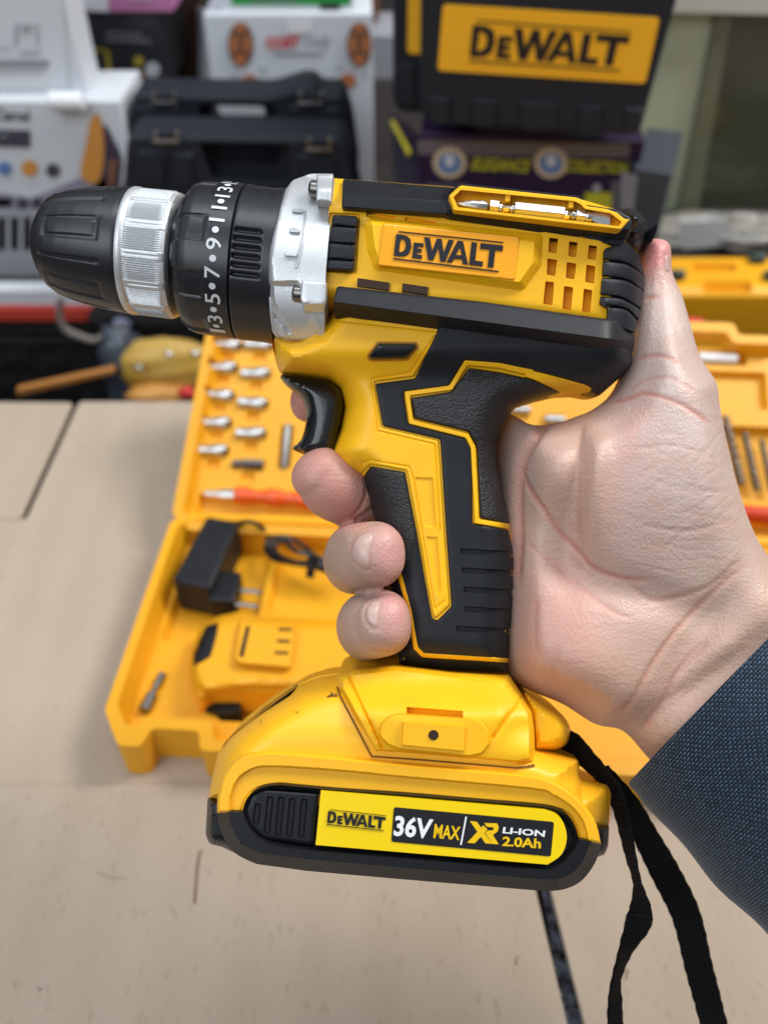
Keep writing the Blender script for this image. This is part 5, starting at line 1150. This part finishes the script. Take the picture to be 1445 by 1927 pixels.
# large black cases with yellow name labels
def branded(label, Y, k, outline, lab, notches, full):
    root = empty('hard_case', V(1000, 250, Y, k)); o = Vector(root.location); tag(root, label, 'tool case', 'black hard cases stacked at the top right')
    nn = Vector((k, -1, 0)).normalized(); fm = lambda x, y, z: tuple(Vector(V(x, y, Y, k)) - o + nn * z)
    OL = rnd(outline, 10); pn = [rnd(rc(x, y + 4, x2, y2, 2), 4) for x, y, x2, y2 in notches]
    def hfz(p):
        z = .008 - .008 * (1 - np.clip(sdf(p, OL) / 10, 0, 1)) ** 2
        for q in pn: z = z + .004 * np.clip(sdf(p, q) / 4, 0, 1)
        return z
    bv = -nn * .10
    hmesh('case_shell', OL, hfz, m_case, root, back_vec=tuple(bv), fmap=fm, grid=11, rings=(3, 9), cons=[(q, 4) for q in pn])
    M = MB(); LQ = rnd(lab, 8); loops_mesh(M, [LQ], lambda x, y: fm(x, y, .010), nn, .003, 0)
    if full: wordmark(M, [(893, 30), (1186, 52), (1168, 126), (884, 108)], lambda x, y: fm(x, y, .0108), nn, .0006, 1)
    M.build('name_label', [m_cyl, m_ink], root)
branded('black hard case left of the big labelled one, only a sliver of yellow label showing', .80, -.10, [(738, -90), (900, -90), (900, 215), (752, 210), (740, 190)], [(770, -60), (880, -60), (880, 98), (768, 94)], [(750, 110, 786, 190)], False)
branded('large black hard case with a full yellow name label, top right', .72, -.16, [(792, -110), (1300, -110), (1272, 0), (1206, 238), (1192, 252), (812, 232), (790, 205)], [(836, 2), (1239, 27), (1212, 149), (826, 125)],
        [(808, 170, 850, 226), (888, 173, 938, 230), (978, 178, 1048, 238), (1086, 184, 1132, 242), (1172, 188, 1208, 244)], True)
M = MB()
# glossy purple set box under it
Yp_, kp = .76, -.10
r, n = box3('collection_box', 'dark purple box with yellow script and blue gold emblems under the black hard case', 'box', 786, 1184, 256, 560, Yp_, kp, .16, m_purp)
it = [('p', [(786, 262), (1184, 270), (1184, 296), (786, 290)], 0), ('t', 'ELEGANCE', [(888, 294), (1000, 299), (997, 323), (885, 318)], 1, .03, .3), ('t', 'COLLECTION', [(1066, 298), (1184, 304), (1182, 326), (1063, 321)], 1, .03, .3), ('p', rc(1100, 362, 1150, 400), 1), ('p', rc(800, 345, 880, 352), 0), ('c', 1122, 352, 8, 5)]
for cx in (846, 1036): it += [('c', cx, 304, 32, 2, 30), ('c', cx, 305, 21, 3, 20), ('c', cx, 300, 9, 4, 12)]
it += [('p', rc(786, 350, 850, 460), 6), ('p', rc(1150, 340, 1184, 470), 6)]
decal(r, n, Yp_, kp, 'printed_front', it, [mat('sheen_strip', (.12, .11, .14), .2), mat('lime_gold_script', (.50, .48, .03), .35), m_cream, m_blue, m_white, m_ltgrey, mat('grey_photo_print', (.14, .14, .16), .3)])
M = MB(); o_ = Vector(r.location); q = [Vector(V(786, 262, Yp_, kp)) - o_, Vector(V(736, 214, Yp_ + .10, kp)) - o_, Vector(V(740, 330, Yp_ + .10, kp)) - o_, Vector(V(790, 420, Yp_, kp)) - o_]
M.prism(q, (0, 0, 0), (.003, .004, 0)); M.build('left_side', m_purp, r)
M = MB(); q = [Vector(V(x, y, Yp_ + d, kp)) - o_ for x, y, d in ((738, 228, .095), (744, 222, .095), (778, 282, .012), (772, 292, .012))]; M.prism([v - Vector((.002, .003, 0)) for v in q], (0, 0, 0), (0, .001, 0)); M.build('side_stripe', mat('yellow_stripe', (.6, .5, .02), .4), r)
r, n = box3('slate_box', 'slate grey box with a pale worn corner, right of the purple box', 'box', 1168, 1240, 318, 540, .80, -.35, .10, mat('slate_card', (.045, .055, .07), .4))
decal(r, n, .80, -.35, 'worn_corner', [('p', [(1168, 322), (1200, 330), (1182, 470), (1168, 470)], 0)], [mat('pale_worn', (.22, .22, .25), .5)])
# green glass at the right
gp = empty('glass_partition', V(1400, 400, 1.0)); tag(gp, 'green tinted glass partition with a cream top rail behind the cases at right', 'glass partition'); o_ = Vector(gp.location)
m_gl = mat('pale_green_glass', (.55, .60, .43), .35, var=(3, .5, (.44, .49, .33)), spec=.5); m_gd = mat('dark_green_glass', (.050, .058, .036), .15, var=(5, .6, (.085, .09, .06)))
def pan(name, q, Y, m, th=.01):
    M = MB(); M.prism([Vector(V(x, y, Y)) - o_ for x, y in q], (0, 0, 0), (0, th, 0)); return M.build(name, m, gp)
pan('pale_pane', [(1120, 20), (1350, 20), (1262, 470), (1120, 470)], 1.0, m_gl); pan('dark_pane', [(1376, 20), (1520, 20), (1520, 470), (1296, 470)], 1.005, m_gd)
pan('frame_post', [(1350, 20), (1378, 20), (1300, 470), (1262, 470)], .99, mat('olive_frame', (.15, .16, .10), .4), .02); pan('top_rail', [(1120, -80), (1540, -80), (1540, 30), (1120, 20)], .98, mat('cream_rail', (.50, .48, .42), .5), .03)
M = MB()
def blob(M, c, rad, seed, n=22, amp=.25, m=0):
    rg_ = np.random.default_rng(seed); ph = rg_.uniform(0, 6, 8); vs = []; fs = []
    for i in range(n + 1):
        for k in range(n):
            th = math.pi * i / n; a = 2 * math.pi * k / n; q = 1 + amp * (math.sin(3 * a + ph[0]) * math.sin(2 * th + ph[1]) * .5 + .35 * math.sin(7 * a + ph[2] + 3 * th) * math.sin(th) + .3 * math.sin(11 * th + ph[3] + 2 * a) * math.sin(th))
            vs.append((c[0] + rad[0] * q * math.sin(th) * math.cos(a), c[1] + rad[1] * q * math.sin(th) * math.sin(a), c[2] + rad[2] * q * math.cos(th)))
    for i in range(n):
        for k in range(n): k2 = (k + 1) % n; fs.append((i * n + k, i * n + k2, (i + 1) * n + k2, (i + 1) * n + k))
    M.add(vs, fs, m)
m_bag = mat('cloudy_plastic_bag', (.20, .19, .165), .3, var=(25, .5, (.30, .29, .26)), bump=(40, .006, 'noise'))
bg_ = empty('plastic_bag', V(1340, 470, .93)); tag(bg_, 'crumpled cloudy plastic bag with a white sticker on the yellow cases at right', 'plastic bag'); o_ = Vector(bg_.location)
c = Vector(V(1350, 448, .93)) - o_; M = MB(); blob(M, c, (.12, .04, .026), 3); M.build('bag_film', m_bag, bg_, 180)
M = MB(); q = [Vector(V(x, y, .885)) - o_ for x, y in ((1276, 418), (1366, 412), (1370, 462), (1284, 470))]; M.prism(q, (0, 0, 0), (0, .002, 0)); M.build('sticker', m_white, bg_)
# closed yellow cases lying flat at right
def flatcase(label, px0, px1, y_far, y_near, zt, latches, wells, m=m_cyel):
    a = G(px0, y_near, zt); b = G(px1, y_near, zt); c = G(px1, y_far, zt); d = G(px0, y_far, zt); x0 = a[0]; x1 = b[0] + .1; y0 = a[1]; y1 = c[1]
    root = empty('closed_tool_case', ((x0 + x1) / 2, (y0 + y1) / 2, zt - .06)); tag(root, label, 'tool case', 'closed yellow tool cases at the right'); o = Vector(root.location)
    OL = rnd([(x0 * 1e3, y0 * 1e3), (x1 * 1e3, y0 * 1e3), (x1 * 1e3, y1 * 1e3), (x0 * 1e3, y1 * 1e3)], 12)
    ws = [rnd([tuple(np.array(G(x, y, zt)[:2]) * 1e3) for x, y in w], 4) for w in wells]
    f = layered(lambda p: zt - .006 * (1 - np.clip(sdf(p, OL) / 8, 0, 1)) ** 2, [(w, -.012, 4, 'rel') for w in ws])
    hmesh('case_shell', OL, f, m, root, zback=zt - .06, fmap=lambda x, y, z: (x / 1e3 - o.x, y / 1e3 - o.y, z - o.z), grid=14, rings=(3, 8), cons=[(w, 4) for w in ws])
    for (x, y) in latches:
        q = Vector(G(x, y, zt + .004)) - o; M = MB(); M.box(q, (.016, .012, .006)); M.box(q + Vector((0, -.004, .005)), (.014, .006, .004)); M.build('latch', mat('teal_latch', (.04, .075, .07), .4), root, bevel=.002)
M = MB(); blob(M, V(1425, 440, .90), (.05, .03, .018), 31); tag(M.build('clear_wrapping', m_bag, angle=180), 'crumpled clear wrapping at the right edge beside the white sticker', 'wrapping')
flatcase('closed yellow tool case on top at the right, below the cloudy plastic bag', 1215, 1445, 478, 548, .035, [(1272, 517), (1424, 486), (1452, 518)], [[(1300, 495), (1382, 495), (1386, 510), (1302, 510)], [(1320, 528), (1410, 528), (1416, 545), (1322, 545)]])
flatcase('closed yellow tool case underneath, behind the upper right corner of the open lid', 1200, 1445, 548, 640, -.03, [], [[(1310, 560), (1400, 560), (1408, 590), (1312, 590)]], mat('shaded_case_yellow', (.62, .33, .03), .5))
M = MB(); a = Vector(V(1262, 604, .70)); M.box(a + Vector((.018, 0, -.004)), (.026, .01, .012)); tag(M.build('red_clip', m_red, bevel=.003), 'small red plastic piece behind the notch of the open lid', 'clip')
# left, between table and shelf
M = MB(); a = V(0, 552, .80); M.box((a[0] + .02, .80, a[2]), (.40, .02, .016)); tag(M.build('paper_strip', m_white), 'white paper edge above the red strip at left', 'paper strip')
M = MB(); M.box((a[0] + .02, .795, a[2] - .0165), (.44, .02, .014)); tag(M.build('red_strip', mat('red_tape', (.55, .06, .04), .4)), 'red strip along the shelf edge at left, behind the chuck', 'strip')
M = MB(); M.box((a[0] - .16, .79, a[2] - .004), (.07, .03, .024)); tag(M.build('yellow_block', m_cyel, bevel=.002), 'small yellow piece at the left edge beside the white paper edge', 'block')
M = MB(); M.box((0, .79, -.17), (2.4, .02, .24)); M.box((0, .70, -.20), (2.4, .2, .02)); tag(M.build('dark_cloth', m_dark), 'black cloth hanging in the gap behind the table', 'cloth')
bx = G(300, 600, -.02); r_ = empty('black_pouch', (bx[0], bx[1], -.08)); tag(r_, 'black pouch in the gap under the chuck, right of the loose cord', 'pouch'); M = MB(); M.box((0, .02, .03), (.15, .06, .08)); M.build('pouch_body', m_dark, r_, bevel=.012)
M = MB(); M.tube([V(x, y, .74) for x, y in crv([(116, 560), (112, 590), (122, 618), (150, 632), (178, 640), (205, 628), (218, 618), (232, 610)], 6)], .0036, 8); tag(M.build('cord', mat('grey_cord', (.20, .17, .15), .6), None), 'grey beige cord looping over the black cloth below the chuck', 'cord')
M = MB(); blob(M, V(228, 612, .75), (.009, .008, .007), 8); tag(M.build('blue_wrapper', mat('blue_grey_foil', (.16, .18, .30), .35)), 'small blue grey crumpled wrapper beside the end of the cord', 'wrapper')
M = MB(); blob(M, V(221, 664, .70), (.0095, .008, .012), 5, amp=.1); tag(M.build('beige_knob', mat('beige_wood', (.48, .35, .25), .6)), 'round beige knob below the blue grey wrapper', 'knob')
M = MB(); M.prism([V(30, 734, .655), V(215, 694, .655), V(216, 705, .655), V(33, 747, .655)], (0, 0, 0), (0, .008, 0)); tag(M.build('wooden_stick', mat('orange_wood', (.42, .17, .035), .5), bevel=.0015), 'orange brown wooden stick lying over the black cloth at left', 'stick')
bgE = empty('bag_of_yellow_parts', V(300, 740, .66)); tag(bgE, 'clear bag of yellow plastic parts left of the open case lid', 'bag'); o_ = Vector(bgE.location)
M = MB(); blob(M, Vector(V(318, 690, .68)) - o_, (.052, .02, .030), 12, amp=.12); M.build('bag_film', mat('yellow_tinted_film', (.52, .32, .05), .4, var=(40, .6, (.60, .40, .14)), bump=(60, .002, 'noise')), bgE, 180)
M = MB(); blob(M, Vector(V(300, 742, .655)) - o_, (.032, .012, .010), 14); M.build('orange_parts', mat('orange_parts', (.60, .28, .06), .4), bgE, 180)
M = MB(); blob(M, Vector(V(352, 739, .64)) - o_, (.008, .006, .006), 15); M.build('red_part', m_red, bgE, 180)
M = MB(); blob(M, Vector(V(236, 700, .69)) - o_, (.022, .02, .05), 16); M.build('grey_film', mat('grey_blue_film', (.06, .075, .10), .25), bgE, 180)
for i, (x, y) in enumerate(((262, 692), (318, 667), (368, 665))): M = MB(); blob(M, Vector(V(x, y, .655)) - o_, (.004, .003, .003), 20 + i); M.build('film_glint', m_chr, bgE, 180)  # tiny chrome blobs stand in for specular glints on the bag film
